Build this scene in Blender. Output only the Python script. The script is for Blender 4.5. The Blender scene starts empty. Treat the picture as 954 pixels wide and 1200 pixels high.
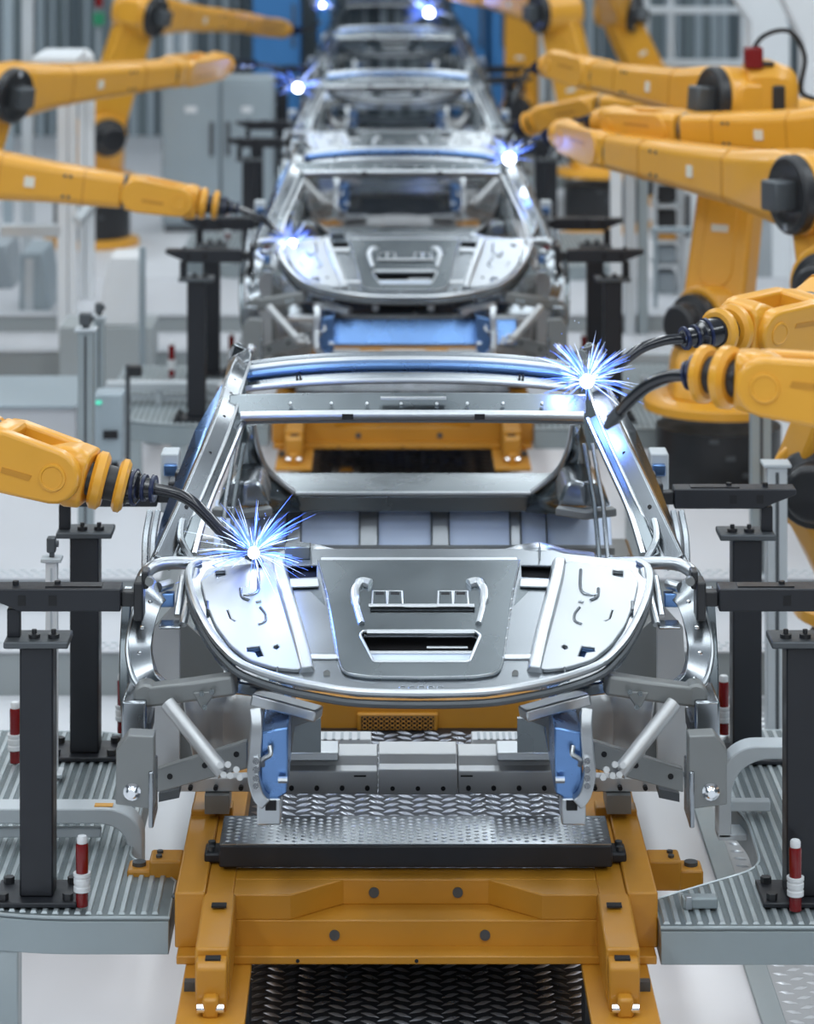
import bpy, bmesh, math, random
from mathutils import Vector as V, Matrix
random.seed(7)
SC = bpy.context.scene
COL = SC.collection
# ---- camera numbers measured in the photograph (954 x 1200) ----
F, VX, VY, CH, CX, P = 3300.0, 453.0, -180.0, 3.6, -0.103, 7.3
SH = (0, 7.3, 13.4, 19.3, 25.3)   # how far along the line each car stands behind the first
def W(x, y, Y): return V(((x-VX)*Y/F+CX, Y, CH-(y-VY)*Y/F))
def WZ(x, y, z): return W(x, y, (CH-z)*F/(y-VY))
def flip(p, s): return V((p.x*(-s), p.y, p.z))      # left-side measurement -> side s

# ------------------------------------------------------------------ materials
def mat(name, col, rough=.5, metal=0., emit=None, estr=0., noise=0., nscale=8., bump=0., bscale=60., aniso=0., coat=0.):
    m = bpy.data.materials.new(name); m.use_nodes = True
    nt = m.node_tree; b = nt.nodes['Principled BSDF']
    b.inputs['Base Color'].default_value = (*col, 1)
    b.inputs['Roughness'].default_value = rough
    b.inputs['Metallic'].default_value = metal
    if coat: b.inputs['Coat Weight'].default_value = coat; b.inputs['Coat Roughness'].default_value = .15
    if emit:
        b.inputs['Emission Color'].default_value = (*emit, 1); b.inputs['Emission Strength'].default_value = estr
    tc = nt.nodes.new('ShaderNodeTexCoord')
    if noise:
        n = nt.nodes.new('ShaderNodeTexNoise'); n.inputs['Scale'].default_value = nscale; n.inputs['Detail'].default_value = 5
        nt.links.new(tc.outputs['Object'], n.inputs['Vector'])
        mp = nt.nodes.new('ShaderNodeMapRange')
        mp.inputs['From Min'].default_value = .3; mp.inputs['From Max'].default_value = .7
        mp.inputs['To Min'].default_value = max(.02, rough-noise); mp.inputs['To Max'].default_value = min(1, rough+noise)
        nt.links.new(n.outputs['Fac'], mp.inputs['Value']); nt.links.new(mp.outputs['Result'], b.inputs['Roughness'])
        mx = nt.nodes.new('ShaderNodeMix'); mx.data_type = 'RGBA'
        mx.inputs['A'].default_value = (*[c*(1-noise*.8) for c in col], 1); mx.inputs['B'].default_value = (*[min(1, c*(1+noise*.8)) for c in col], 1)
        nt.links.new(n.outputs['Fac'], mx.inputs['Factor']); nt.links.new(mx.outputs['Result'], b.inputs['Base Color'])
    if bump:
        n2 = nt.nodes.new('ShaderNodeTexNoise'); n2.inputs['Scale'].default_value = bscale; n2.inputs['Detail'].default_value = 3
        nt.links.new(tc.outputs['Object'], n2.inputs['Vector'])
        bp = nt.nodes.new('ShaderNodeBump'); bp.inputs['Strength'].default_value = bump; bp.inputs['Distance'].default_value = .01
        nt.links.new(n2.outputs['Fac'], bp.inputs['Height']); nt.links.new(bp.outputs['Normal'], b.inputs['Normal'])
    return m
M = dict(
 steel=mat('bare_steel', (.34,.365,.39), .25, 1, noise=.04, nscale=3),
 steel_hi=mat('bright_steel', (.56,.585,.61), .33, 1, noise=.04, nscale=3),
 steel_mid=mat('brushed_steel', (.20,.225,.24), .27, 1, noise=.05, nscale=3),
 plate_steel=mat('stamped_plate_steel', (.43,.45,.47), .38, 1, noise=.05, nscale=3),
 gloss_black=mat('gloss_black', (.015,.016,.02), .16, 0, coat=.4),
 steel_satin=mat('satin_steel', (.56,.57,.58), .42, .5, noise=.04, nscale=4),
 steel_dull=mat('primed_steel', (.24,.25,.25), .45, .45, noise=.08, nscale=6),
 steel_blue=mat('blue_and_blue_lit_steel', (.17,.31,.60), .28, 1, noise=.04),  # on the frame rails this blue is a reflection put into the colour
 chrome=mat('chrome', (.8,.82,.85), .12, 1),
 orange=mat('carriage_orange', (.55,.243,.02), .42, 0, noise=.08, nscale=9, coat=.15),
 yellow=mat('robot_yellow', (.76,.36,.032), .36, 0, noise=.06, nscale=7, coat=.25),
 black=mat('black_paint', (.022,.023,.026), .38, 0, noise=.1, nscale=10),
 post=mat('charcoal_paint', (.022,.024,.030), .40, .2, noise=.1, nscale=12),
 rubber=mat('black_rubber', (.015,.015,.017), .6),
 hole=mat('dark_opening', (.012,.012,.014), .8),
 dgrey=mat('dark_grey_metal', (.10,.11,.12), .45, .5, noise=.1),
 grey=mat('grey_paint', (.30,.34,.37), .5, 0, noise=.06),
 lgrey=mat('light_grey_paint', (.52,.56,.59), .45, 0, noise=.06),
 alu=mat('aluminium_profile', (.62,.66,.69), .4, .55, noise=.05),
 white=mat('white_paint', (.78,.80,.82), .4, 0, noise=.04),
 red=mat('red_lamp', (.19,.003,.005), .25, 0, coat=.25),
 deck=mat('galvanised_deck', (.44,.49,.51), .42, .5, noise=.12, nscale=14),
 deckbase=mat('deck_groove', (.17,.20,.21), .5, .4, noise=.1),
 deckside=mat('galvanised_edge', (.34,.39,.41), .45, .4, noise=.10, nscale=8),
 belt=mat('belt_plate', (.045,.05,.06), .42, .7, noise=.1, nscale=6),
 tread=mat('tread_metal', (.40,.42,.47), .3, .8, noise=.08, nscale=6),
 diamond=mat('diamond_plate', (.42,.44,.46), .42, .35, noise=.1, nscale=9),
 seat_steel=mat('blue_reflection_tint_steel', (.62,.72,.90), .4, .25, noise=.04),  # pale blue paints a reflection into the seat back's base colour
 floor=mat('factory_floor', (.66,.67,.70), .35, 0, noise=.05, nscale=1.2),
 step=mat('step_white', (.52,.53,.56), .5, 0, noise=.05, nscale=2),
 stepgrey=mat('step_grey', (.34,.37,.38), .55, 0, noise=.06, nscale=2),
 blue=mat('blue_panel', (.05,.22,.52), .45, 0, noise=.06),
 cable_blue=mat('blue_cable_tie', (.006,.014,.055), .35, 0),
 cabinet=mat('cabinet_grey', (.33,.39,.43), .5, 0, noise=.05),
 wall=mat('wall_grey', (.17,.215,.235), .6, 0, noise=.05, nscale=1.5),
 walldk=mat('wall_dark', (.09,.12,.14), .6, 0, noise=.05, nscale=1.5),
 green=mat('green_lens', (.02,.25,.12), .3),
 arc=mat('arc_light', (1,1,1), .5, 0, emit=(.85,.92,1), estr=25),
 spark=mat('spark_blue', (.2,.35,1), .5, 0, emit=(.10,.24,1), estr=1.5),
 sparkw=mat('spark_white', (.8,.85,1), .5, 0, emit=(.55,.70,1), estr=2.2),
 led=mat('indicator', (.1,.7,.5), .3, 0, emit=(.1,.8,.5), estr=.6),
 copper=mat('copper_hose', (.55,.22,.09), .35, .8),
 sticker=mat('white_sticker', (.75,.72,.62), .5),
)

# ------------------------------------------------------------------ mesh builder
class MB:
    def __init__(s): s.v=[]; s.f=[]
    def add(s, vs, fs):
        o=len(s.v); s.v += [V(p) for p in vs]; s.f += [[i+o for i in f] for f in fs]; return s
    def box(s, a, b):
        x0,x1=sorted((a[0],b[0])); y0,y1=sorted((a[1],b[1])); z0,z1=sorted((a[2],b[2]))
        return s.add([(x0,y0,z0),(x1,y0,z0),(x1,y1,z0),(x0,y1,z0),(x0,y0,z1),(x1,y0,z1),(x1,y1,z1),(x0,y1,z1)],
          [(0,3,2,1),(4,5,6,7),(0,1,5,4),(1,2,6,5),(2,3,7,6),(3,0,4,7)])
    def obox(s, c, u, v, w):
        c,u,v,w=V(c),V(u),V(v),V(w); p=[]
        for k in (-1,1):
            for (i,j) in ((-1,-1),(1,-1),(1,1),(-1,1)): p.append(c+u*i+v*j+w*k)
        return s.add(p,[(0,3,2,1),(4,5,6,7),(0,1,5,4),(1,2,6,5),(2,3,7,6),(3,0,4,7)])
    def prism(s, poly, vec):
        n=len(poly); vec=V(vec); a=[V(p) for p in poly]; b=[p+vec for p in a]
        return s.add(a+b,[list(range(n))[::-1], list(range(n,2*n))]+[(i,(i+1)%n,n+(i+1)%n,n+i) for i in range(n)])
    def loft(s, secs, cap=True):
        n=len(secs[0]); vs=[p for q in secs for p in q]; fs=[]
        for k in range(len(secs)-1):
            for i in range(n):
                j=(i+1)%n; fs.append((k*n+i,k*n+j,(k+1)*n+j,(k+1)*n+i))
        if cap: fs += [list(range(n))[::-1], list(range((len(secs)-1)*n, len(secs)*n))]
        return s.add(vs,fs)
    def grid(s, rows):
        n=len(rows[0]); vs=[p for r in rows for p in r]
        return s.add(vs,[(k*n+i,k*n+i+1,(k+1)*n+i+1,(k+1)*n+i) for k in range(len(rows)-1) for i in range(n-1)])
    def tube(s, pts, r, n=10, closed=False):
        pts=[V(p) for p in pts]; m=len(pts)
        rr=r if isinstance(r,(list,tuple)) else [r]*m
        secs=[]; t0=None; nrm=None
        for i,p in enumerate(pts):
            if closed: t=(pts[(i+1)%m]-pts[i-1])
            else: t=(pts[min(i+1,m-1)]-pts[max(i-1,0)])
            t.normalize()
            if nrm is None:
                a=V((0,0,1)) if abs(t.z)<.9 else V((1,0,0)); nrm=(a-t*a.dot(t)).normalized()
            else: nrm=(nrm-t*nrm.dot(t)).normalized()
            b=t.cross(nrm)
            secs.append([p+(nrm*math.cos(2*math.pi*k/n)+b*math.sin(2*math.pi*k/n))*rr[i] for k in range(n)])
        if closed: return s.loft(secs+[secs[0]], cap=False)
        return s.loft(secs)
    def sweep(s, pts, prof, axis=(0,1,0)):
        """profile (a,b): a across (t x axis), b along axis"""
        pts=[V(p) for p in pts]; ax=V(axis); m=len(pts); secs=[]
        for i,p in enumerate(pts):
            t=(pts[min(i+1,m-1)]-pts[max(i-1,0)]).normalized()
            sd=t.cross(ax).normalized(); up=sd.cross(t).normalized()
            secs.append([p+sd*a+up*b for a,b in prof])
        return s.loft(secs)
    def lathe(s, o, axis, prof, n=28):
        o=V(o); ax=V(axis).normalized(); a=V((0,0,1)) if abs(ax.z)<.9 else V((1,0,0))
        u=(a-ax*a.dot(ax)).normalized(); w=ax.cross(u)
        return s.loft([[o+ax*h+(u*math.cos(2*math.pi*k/n)+w*math.sin(2*math.pi*k/n))*r for k in range(n)] for r,h in prof])
    def cyl(s, a, b, r, n=16, r2=None):
        a,b=V(a),V(b); return s.lathe(a,b-a,[(r,0),(r if r2 is None else r2,(b-a).length)],n)
    def ball(s, c, r, n=12):
        return s.lathe(V(c), (0,0,1), [(max(1e-4,r*math.sin(math.pi*k/8)), -r*math.cos(math.pi*k/8)) for k in range(9)], n)
    def build(s, name, m, parent=None, bevel=0., seg=2, ang=35, solid=0.):
        o_=V((0,0,0)); q=parent
        if q is not None: o_=V(q['_o']) 
        me=bpy.data.meshes.new(name); me.from_pydata([tuple(p-o_) for p in s.v],[],s.f); me.update()
        bm=bmesh.new(); bm.from_mesh(me); bmesh.ops.recalc_face_normals(bm, faces=bm.faces); bm.to_mesh(me); bm.free()
        for p in me.polygons: p.use_smooth=True
        me.set_sharp_from_angle(angle=math.radians(ang))
        me.materials.append(m if not isinstance(m,str) else M[m])
        o=bpy.data.objects.new(name,me); COL.objects.link(o)
        o['_o']=tuple(o_)
        if parent is not None: o.parent=parent
        if solid:
            d=o.modifiers.new('Solidify','SOLIDIFY'); d.thickness=solid; d.offset=0
        if bevel:
            d=o.modifiers.new('Bevel','BEVEL'); d.width=bevel; d.segments=seg; d.limit_method='ANGLE'; d.angle_limit=math.radians(40)
        return o
def mb(): return MB()
def cr(pts, k=8):
    pts=[V(p) for p in pts]; out=[]
    for i in range(len(pts)-1):
        a=pts[max(i-1,0)]; b=pts[i]; c=pts[i+1]; d=pts[min(i+2,len(pts)-1)]
        for j in range(k):
            t=j/k; out.append(.5*((2*b)+(c-a)*t+(2*a-5*b+4*c-d)*t*t+(3*b-a-3*c+d)*t**3))
    out.append(pts[-1]); return out
def rect(a,b): return [(-a/2,-b/2),(a/2,-b/2),(a/2,b/2),(-a/2,b/2)]
def rpoly(poly, r, k=5):
    """round the corners of a 2-D polygon; r scalar or list"""
    out=[]; n=len(poly)
    for i in range(n):
        p=V(poly[i]); a=V(poly[i-1]); b=V(poly[(i+1)%n]); ri=r[i] if isinstance(r,(list,tuple)) else r
        if ri<=0: out.append(tuple(p)); continue
        ri=min(ri,(a-p).length*.49,(b-p).length*.49)
        s=p+(a-p).normalized()*ri; e=p+(b-p).normalized()*ri
        for j in range(k+1):
            t=j/k; out.append(tuple(s*(1-t)**2+p*2*t*(1-t)+e*t*t))
    return out
def empty(name, loc, label=None, cat=None, group=None):
    o=bpy.data.objects.new(name,None); COL.objects.link(o); o.location=loc; o['_o']=tuple(loc); o.empty_display_size=.1
    if label: o['label']=label
    if cat: o['category']=cat
    if group: o['group']=group
    return o
def tag(o, label=None, cat=None, group=None, kind=None):
    for k,v in (('label',label),('category',cat),('group',group),('kind',kind)):
        if v: o[k]=v
    return o
def copy_tree(o, parent=None):
    c=o.copy(); COL.objects.link(c)
    if parent is not None: c.parent=parent
    for ch in list(o.children): copy_tree(ch,c)
    return c
def dup(o, d, label, group=None):
    c=copy_tree(o); c.location=V(o.location)+V(d); c['label']=label
    if group: c['group']=group
    return c
def panel(name, outer, holes, O, U, S, N, off, t, m, parent, bev=.003):
    """flat sheet with real holes lying in the plane O + u U + v S, raised by off along N"""
    cu=bpy.data.curves.new('tmp','CURVE'); cu.dimensions='2D'; cu.fill_mode='BOTH'; cu.extrude=t/2; cu.bevel_depth=bev; cu.bevel_resolution=1
    for lp in [outer]+holes:
        sp=cu.splines.new('POLY'); sp.points.add(len(lp)-1); sp.use_cyclic_u=True
        for q,(a,b) in zip(sp.points,lp): q.co=(a,b,0,1)
    ob=bpy.data.objects.new('tmp',cu); COL.objects.link(ob)
    dg=bpy.context.evaluated_depsgraph_get(); me=bpy.data.meshes.new_from_object(ob.evaluated_get(dg))
    bpy.data.objects.remove(ob); bpy.data.curves.remove(cu)
    b=mb(); b.v=[O+U*q.co.x+S*q.co.y+N*(q.co.z+off) for q in me.vertices]; b.f=[list(p.vertices) for p in me.polygons]
    bpy.data.meshes.remove(me)
    return b.build(name,m,parent,ang=40)

# ------------------------------------------------------------------ camera
cam=bpy.data.cameras.new('camera'); co=bpy.data.objects.new('camera',cam); COL.objects.link(co)
co.location=(CX,0,CH); co.rotation_euler=(math.pi/2,0,0)
cam.sensor_fit='VERTICAL'; cam.sensor_height=36; cam.lens=36*F/1200
cam.shift_x=(477-VX)/1200; cam.shift_y=-(600-VY)/1200
cam.clip_start=.1; cam.clip_end=200
cam.dof.use_dof=True; cam.dof.focus_distance=9.0; cam.dof.aperture_fstop=2.6
SC.camera=co
# ================================================================== SETTING
def struct(o): o['kind']='structure'; return o
struct(mb().box((-16,-9,-.2),(16,50,-.1)).build('floor','floor'))
# back wall with vertical ribs and pipes
wb=struct(mb().box((-16,36,-.1),(16,36.3,7.5)).build('wall_back','wall'))
b=mb()
for i in range(150):
    x=-15+i*.2+random.uniform(-.05,.05); w=random.choice((.03,.05,.09))
    b.box((x,36-random.uniform(.05,.16),-.1),(x+w,36.02,7.3))
b.build('wall_rib','cabinet',wb)
b=mb()
for i in range(60):
    x=-15+i*.5+random.uniform(-.15,.15); w=random.choice((.1,.16,.24))
    b.box((x,35.96,-.1),(x+w,36.02,7.3))
b.build('wall_slot','walldk',wb)
struct(mb().box((-16,-9,7.5),(16,50,7.6)).build('ceiling','lgrey'))
struct(mb().box((-16.2,-9,-.1),(-16,50,7.5)).build('wall_left','wall'))
struct(mb().box((16,-9,-.1),(16.2,50,7.5)).build('wall_right','wall'))
# stepped walkways across the line between the stations
n=0
for k in range(2):
    for s in (-1,1):
        y0=12.27+k*P; n+=1
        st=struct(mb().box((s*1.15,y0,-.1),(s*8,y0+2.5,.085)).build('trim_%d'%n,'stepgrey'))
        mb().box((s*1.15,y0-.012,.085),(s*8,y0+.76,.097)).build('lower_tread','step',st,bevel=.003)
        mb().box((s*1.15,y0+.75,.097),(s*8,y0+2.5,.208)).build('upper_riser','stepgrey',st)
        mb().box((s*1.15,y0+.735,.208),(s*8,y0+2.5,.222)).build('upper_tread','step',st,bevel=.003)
        b=mb()
        for zz,yy in ((.097,y0+.02),(.222,y0+.77)):
            for i in range(70):
                for j in range(3):
                    x=s*(1.2+i*.05+(j%2)*.025); b.box((x-.013,yy+j*.045,zz),(x+.013,yy+j*.045+.02,zz+.004))
        b.build('anti_slip_studs','lgrey',st)
st=struct(mb().box((-6,16.5,-.1),(-1.93,17.4,.31)).build('trim_7','step'))
mb().box((-6,16.48,.31),(-1.92,17.42,.325)).build('deck_plate','cabinet',st)
# floor channels and the chequer plate walkway to the right of the line
st=struct(mb().box((1.075,7,-.1),(1.15,12.2,-.085)).build('trim_8','deckside',None,bevel=.003))
def lozenges(b,x0,x1,y0,y1,z,px,py,L,Wd,H,herring=True,ang=.6):
    i=0; x=x0+px/2
    while x<x1-px*.3:
        y=y0+py/2*(1+ (i%2)); 
        while y<y1-py*.3:
            a=ang*(1 if i%2 else -1); u=V((math.cos(a),math.sin(a),0)); w=V((-u.y,u.x,0)); c=V((x,y,z)); h=V((0,0,H))
            b.add([c-u*L,c-w*Wd,c+u*L,c+w*Wd,c-u*L*.45+h,c-w*Wd*.4+h,c+u*L*.45+h,c+w*Wd*.4+h],
                  [(0,1,5,4),(1,2,6,5),(2,3,7,6),(3,0,4,7),(4,5,6,7)])
            y+=py
        x+=px; i+=1
    return b
st=struct(mb().box((1.15,7,-.1),(2.0,12.2,-.09)).build('trim_9','diamond'))
lozenges(mb(),1.16,2.0,7.3,12.1,-.09,.05,.075,.027,.011,.006,ang=.35).build('tread_pattern','steel_hi',st,ang=60)
# conveyor belt bed
cv=empty('conveyor_track',(0,7,-.1),'dark chequer plate conveyor track running along the floor under the orange carriages','conveyor')
mb().box((-.60,6.5,-.1),(.60,34.5,0)).build('track_bed','belt',cv)
lozenges(mb(),-.58,.58,7.6,11.6,0,.05,.058,.034,.009,.006,ang=.55).build('tread_pattern','tread',cv,ang=60)
lozenges(mb(),-.58,.58,14.2,19.0,0,.1,.1,.06,.016,.006,ang=.55).build('tread_pattern','tread',cv,ang=60)
for s in (-1,1): mb().box((s*.60,6.5,-.1),(s*.66,34.5,.02)).build('side_rail','deckside',cv,bevel=.004)

# ------------------------------------------------ background furniture
def cabinet(name,label,x0,x1,ytop,Y,depth,nd,m='cabinet',z0=-.1,handle_side=1,group=None):
    a=W(x0,0,Y).x; c=W(x1,0,Y).x; zt=W(0,ytop,Y).z
    e=empty(name,((a+c)/2,Y+depth/2,z0),label,'cabinet',group)
    mb().box((a,Y,z0+.06),(c,Y+depth,zt)).build('cabinet_body',m,e,bevel=.01)
    mb().box((a+.02,Y+.03,z0),(c-.02,Y+depth-.02,z0+.06)).build('plinth','dgrey',e)
    w=(c-a)/nd
    for i in range(nd):
        d=mb().box((a+i*w+.012,Y-.025,z0+.1),(a+(i+1)*w-.012,Y,zt-.04)).build('door',m,e,bevel=.006)
        hx=a+(i+.5+.36*handle_side)*w
        h=(zt-z0)
        mb().box((hx-.02,Y-.045,z0+h*.5),(hx+.02,Y-.02,z0+h*.72)).build('handle','dgrey',d,bevel=.005)
        mb().box((a+(i+.4)*w,Y-.03,z0+h*.78),(a+(i+.6)*w,Y-.024,z0+h*.82)).build('name_plate','white',d)
    return e
cabinet('control_cabinet','grey two-door control cabinet standing furthest left, behind the raised robot arms',190,258,92,27.0,.6,1,group=None)
cabinet('control_cabinet','grey control cabinet right beside the welding line, second of the pair behind the left robots',259,320,92,27.0,.6,1,handle_side=-1)
cabinet('control_cabinet','pale cabinet with one dark slot handle behind the leaning robot arm on the right',798,852,165,21.5,.5,1,m='white',handle_side=-1)
cabinet('control_cabinet','tall slim grey cabinet half hidden behind the parts rack on the right',853,905,150,22.5,.5,1,m='lgrey')
for x0,x1,lab in ((296,352,'blue wall cabinet behind the far left robot hand'),(530,570,'blue wall cabinet behind the far bright welding arc, right of the line'),(372,392,'narrow blue cabinet at the far end of the line, left of its middle'),(575,592,'narrow blue cabinet next to the brown robot column')):
    cabinet('wall_cabinet',lab,x0,x1,-60,34.8,.6,1,m='blue')
# sloped machine housing
e=empty('machine_housing',W(44,420,20.5),'grey slope-sided machine housing at the left edge behind the fence','machine')
z0=-.1; a=W(20,0,20.5).x; c=W(66,0,20.5).x; a2=W(24,0,20.5).x; c2=W(50,0,20.5).x
mb().prism([(a,20.5,z0),(c,20.5,z0),(c2,20.5,.64),(a2,20.5,.64)],(0,.7,0)).build('housing','cabinet',e,bevel=.02)
mb().prism([(a+.05,20.48,z0+.06),(a+.12,20.48,z0+.06),(a+.12,20.48,.6),(a+.06,20.48,.6)],(0,.03,0)).build('corner_trim','alu',e,bevel=.004)
e=empty('machine_housing',W(10,420,21.5),'dark grey machine housing behind the slope-sided one at the left edge','machine')
a=W(-60,0,21.5).x; c=W(20,0,21.5).x
mb().prism([(a,21.5,z0),(c,21.5,z0),(c-.08,21.5,.55),(a,21.5,.62)],(0,.7,0)).build('housing','grey',e,bevel=.02)
mb().box((a,21.48,.1),(c-.2,21.5,.14)).build('seam','dgrey',e)
e=empty('machine_guard',W(140,385,19.2),'white flat-topped machine guard beside the thin grey pole','machine')
a=W(113,0,19.2).x; c=W(162,0,19.2).x
mb().prism([(a,19.2,.33),(c,19.2,.33),(c,19.2,.80),(a+.09,19.2,.80)],(0,.4,0)).build('guard_panel','white',e,bevel=.012)
mb().box((a-.25,19.15,-.1),(c+.10,19.65,.33)).build('foot_box','stepgrey',e,bevel=.006)
# aluminium fence frame on the left
e=empty('safety_frame',W(78,420,20.3),'white aluminium safety frame with a capped top on the far left','frame')
Y=19.6
def bar(x0,x1,y0,y1,Y,d=.1): 
    p=W(x0,y0,Y); q=W(x1,y1,Y); return mb().box((p.x,Y,p.z),(q.x,Y+d,max(q.z,-.1)))
for x0,x1,yt,Yq in ((67,79,70,20.3),(80,89,70,20.3),(92,99,72,21.0),(100,110,72,21.0)):
    bar(x0,x1,yt,460,Yq).build('post','white',e,bevel=.006)
bar(38,90,66,78,20.28,.8).build('top_cap','white',e,bevel=.01)
bar(0,70,264,278,20.3).build('rail','alu',e,bevel=.006)
p=W(88,262,20.3); q=W(108,238,21.0); mb().tube([p,q],.05,6).build('brace','alu',e)
mb().ball(W(101,68,21.0),.06).build('post_knob','white',e)
o=bar(25,38,-60,455,23.0).build('support_column','alu',None,bevel=.008); tag(o,'tall pale column crossing the top left corner','column')
o=bar(3,14,-60,455,24.5).build('support_column','cabinet',None,bevel=.008); tag(o,'grey column at the very left edge of the top corner','column')
o=bar(194,202,-60,300,30.0).build('support_column','lgrey',None,bevel=.008); tag(o,'thin pale upright behind the topmost left robot','column')
o=bar(212,222,-60,300,31.0).build('support_column','lgrey',None,bevel=.008); tag(o,'pale upright just right of the thin one behind the topmost left robot','column')
o=mb().box((W(163,0,18).x,18,-.1),(W(170,0,18).x,18.06,W(0,290,18).z)).build('slim_pole','cabinet',None,bevel=.006); tag(o,'thin grey pole left of the second car, beside the white guard','pole')
# red and green signal lamp
e=empty('signal_light',W(116,24,29),'small red and green signal light hanging high at the top left','light')
mb().cyl(W(116,8,29),W(116,-4,29),.045).build('red_lens','red',e)
mb().box(W(109,30,29),W(122,15,29)+V((0,.08,0))).build('green_lens','green',e,bevel=.01)
mb().box(W(114,150,29.05),W(118,-6,29.05)+V((0,.04,0))).build('mast','grey',e)
# grey pillars and control box on the left of the front station
def pillar(x0,x1,yt,Y,zb,label,m,capm=None):
    a=W(x0,0,Y).x; c=W(x1,0,Y).x; zt=W(0,yt,Y).z
    e=empty('guard_pillar',((a+c)/2,Y+.05,zb),label,'pillar')
    w=c-a
    mb().box((a,Y,zb),(c,Y+w,zt)).build('upright',m,e,bevel=.004)
    mb().box((a+w*.42,Y-.004,zb+.03),(a+w*.58,Y,zt-.02)).build('slot','dgrey' if m!='white' else 'lgrey',e)
    mb().box((a-.015,Y-.012,zt),(c+.015,Y+w+.012,zt+.014)).build('end_cap','lgrey',e,bevel=.003)
    mb().box((a-.02,Y-.02,zb),(c+.02,Y+w+.02,zb+.015)).build('foot_plate','alu',e,bevel=.003)
    if capm:
        mb().box((a+w*.3,Y+w*.3,zt+.014),(a+w*.7,Y+w*.7,zt+.03)).build('sensor_stem','dgrey',e)
        mb().box((a+w*.08,Y+w*.1,zt+.03),(a+w*.85,Y+w*.9,zt+.085)).build('sensor','dgrey',e,bevel=.006)
        mb().cyl((a+w*.85,Y+w*.5,zt+.06),(a+w*1.05,Y+w*.5,zt+.06),.012).build('sensor_knob','dgrey',e)
    return e
pillar(91,109,389,13.6,.222,'grey slotted guard pillar left of the roof of the nearest car, black sensor on top','deckside',1)
pillar(110,122,374,15.6,-.1,'slimmer grey guard pillar just behind the slotted one on the left','deckside',1)
pillar(53,67,659,9.85,.345,'white guard pillar with a grey sensor cap on the left ribbed platform','white',1)
pillar(881,904,476,13.0,.222,'grey-blue guard pillar in front of the black robot drum on the right','deckside',None)
pillar(899,923,548,11.3,-.1,'pale guard pillar behind the two clamp arms on the right','alu',None)
e=empty('control_box',W(130,545,14.6),'grey control box with a black slot and cables beside the left guard pillar','control box')
p=W(110,462,14.6); q=W(144,542,14.6); mb().box((p.x,14.6,q.z),(q.x,14.78,p.z)).build('box_body','cabinet',e,bevel=.012)
p=W(121,505,14.59); q=W(138,514,14.59); mb().box((p.x,14.585,q.z),(q.x,14.6,p.z)).build('slot','hole',e)
p=W(112,470,14.59); q=W(119,474,14.59); mb().box((p.x,14.59,q.z),(q.x,14.6,p.z)).build('indicator','led',e)
for i in range(3):
    x=118+i*9
    mb().tube(cr([W(x,540,14.68),W(x+3,556,14.66),W(x+9-i,566,14.66),W(x+14,585,14.7),W(x+12,606,14.7)],6),.012,8).build('cable','rubber',e)
mb().box((W(124,0,14.7).x,14.7,-.1),(W(134,0,14.7).x,14.76,W(0,540,14.7).z)).build('stand','grey',e)
e=empty('sensor_bracket',W(150,470,15.2),'dark sensor on a thin bracket beside the grey control box','sensor')
p=W(147,428,15.2); q=W(152,466,15.2); mb().box((p.x,15.2,-.1),(q.x,15.24,p.z)).build('stem','dgrey',e,bevel=.003)
p=W(150,429,15.2); q=W(166,441,15.2); mb().box((p.x,15.18,q.z),(q.x,15.25,p.z)).build('sensor_head','black',e,bevel=.006)
# right background
for x0,x1,lab,mm in ((716,729,'leftmost of three pale columns behind the second car on the right','white'),(732,745,'middle one of three pale columns behind the second car on the right','alu'),(748,760,'rightmost of three pale columns behind the second car on the right','deckside')):
    o=bar(x0,x1,120,470,20.2).build('support_column',mm,None,bevel=.008); tag(o,lab,'column')
for x0,x1,lab in ((632,640,'slim pale upright behind the brown robot column, left one'),(645,664,'wider pale upright behind the brown robot column')):
    o=bar(x0,x1,-60,300,31.5).build('support_column','alu',None,bevel=.008); tag(o,lab,'column')
e=empty('parts_rack',W(784,440,21.2),'pale rack with dark bins between the columns and the white cabinet on the right','rack')
for x in (767,796): bar(x,x+3,195,440,21.2).build('post','alu',e)
for i,y in enumerate((213,240,282,310,345,385)):
    bar(768,798,y,y+4,21.2,.4).build('shelf','alu',e)
for y0,y1,m in ((216,236,'black'),(246,266,'black'),(275,282,'orange'),(288,308,'grey'),(320,344,'grey')):
    bar(771,793,y0,y1,21.25,.3).build('bin',m,e,bevel=.01)
e=empty('guard_rail',W(815,440,20.6),'thin grey guard rail crossing in front of the white cabinet on the right','rail')
bar(762,880,267,273,20.6,.05).build('top_rail','cabinet',e,bevel=.005)
for x in (766,872): bar(x,x+5,270,440,20.6,.05).build('post','cabinet',e,bevel=.005)
e=empty('window_frame',W(825,75,30),'pale steel window grid at the top right behind the robots','frame')
for y in (8,70): bar(756,885,y,y+8,30).build('rail','alu',e,bevel=.006)
for x in (783,868,755): bar(x,x+7,-60,260,30.02).build('post','alu',e,bevel=.006)
def gantry(poly,Y,d,label,m='white'):
    o=mb().prism([W(x,y,Y) for x,y in poly],(0,d,0)).build('gantry_leg',m,None,bevel=.015); return tag(o,label,'gantry')
gantry([(845,-80),(862,0),(880,25),(880,440),(926,440),(926,40),(905,-80)],24.0,.35,'wide white gantry leg flaring outward at the top right corner')
gantry([(890,-80),(918,0),(943,50),(943,440),(990,440),(990,-80)],21.5,.35,'white gantry leg at the right edge with a slanted shoulder')
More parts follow.
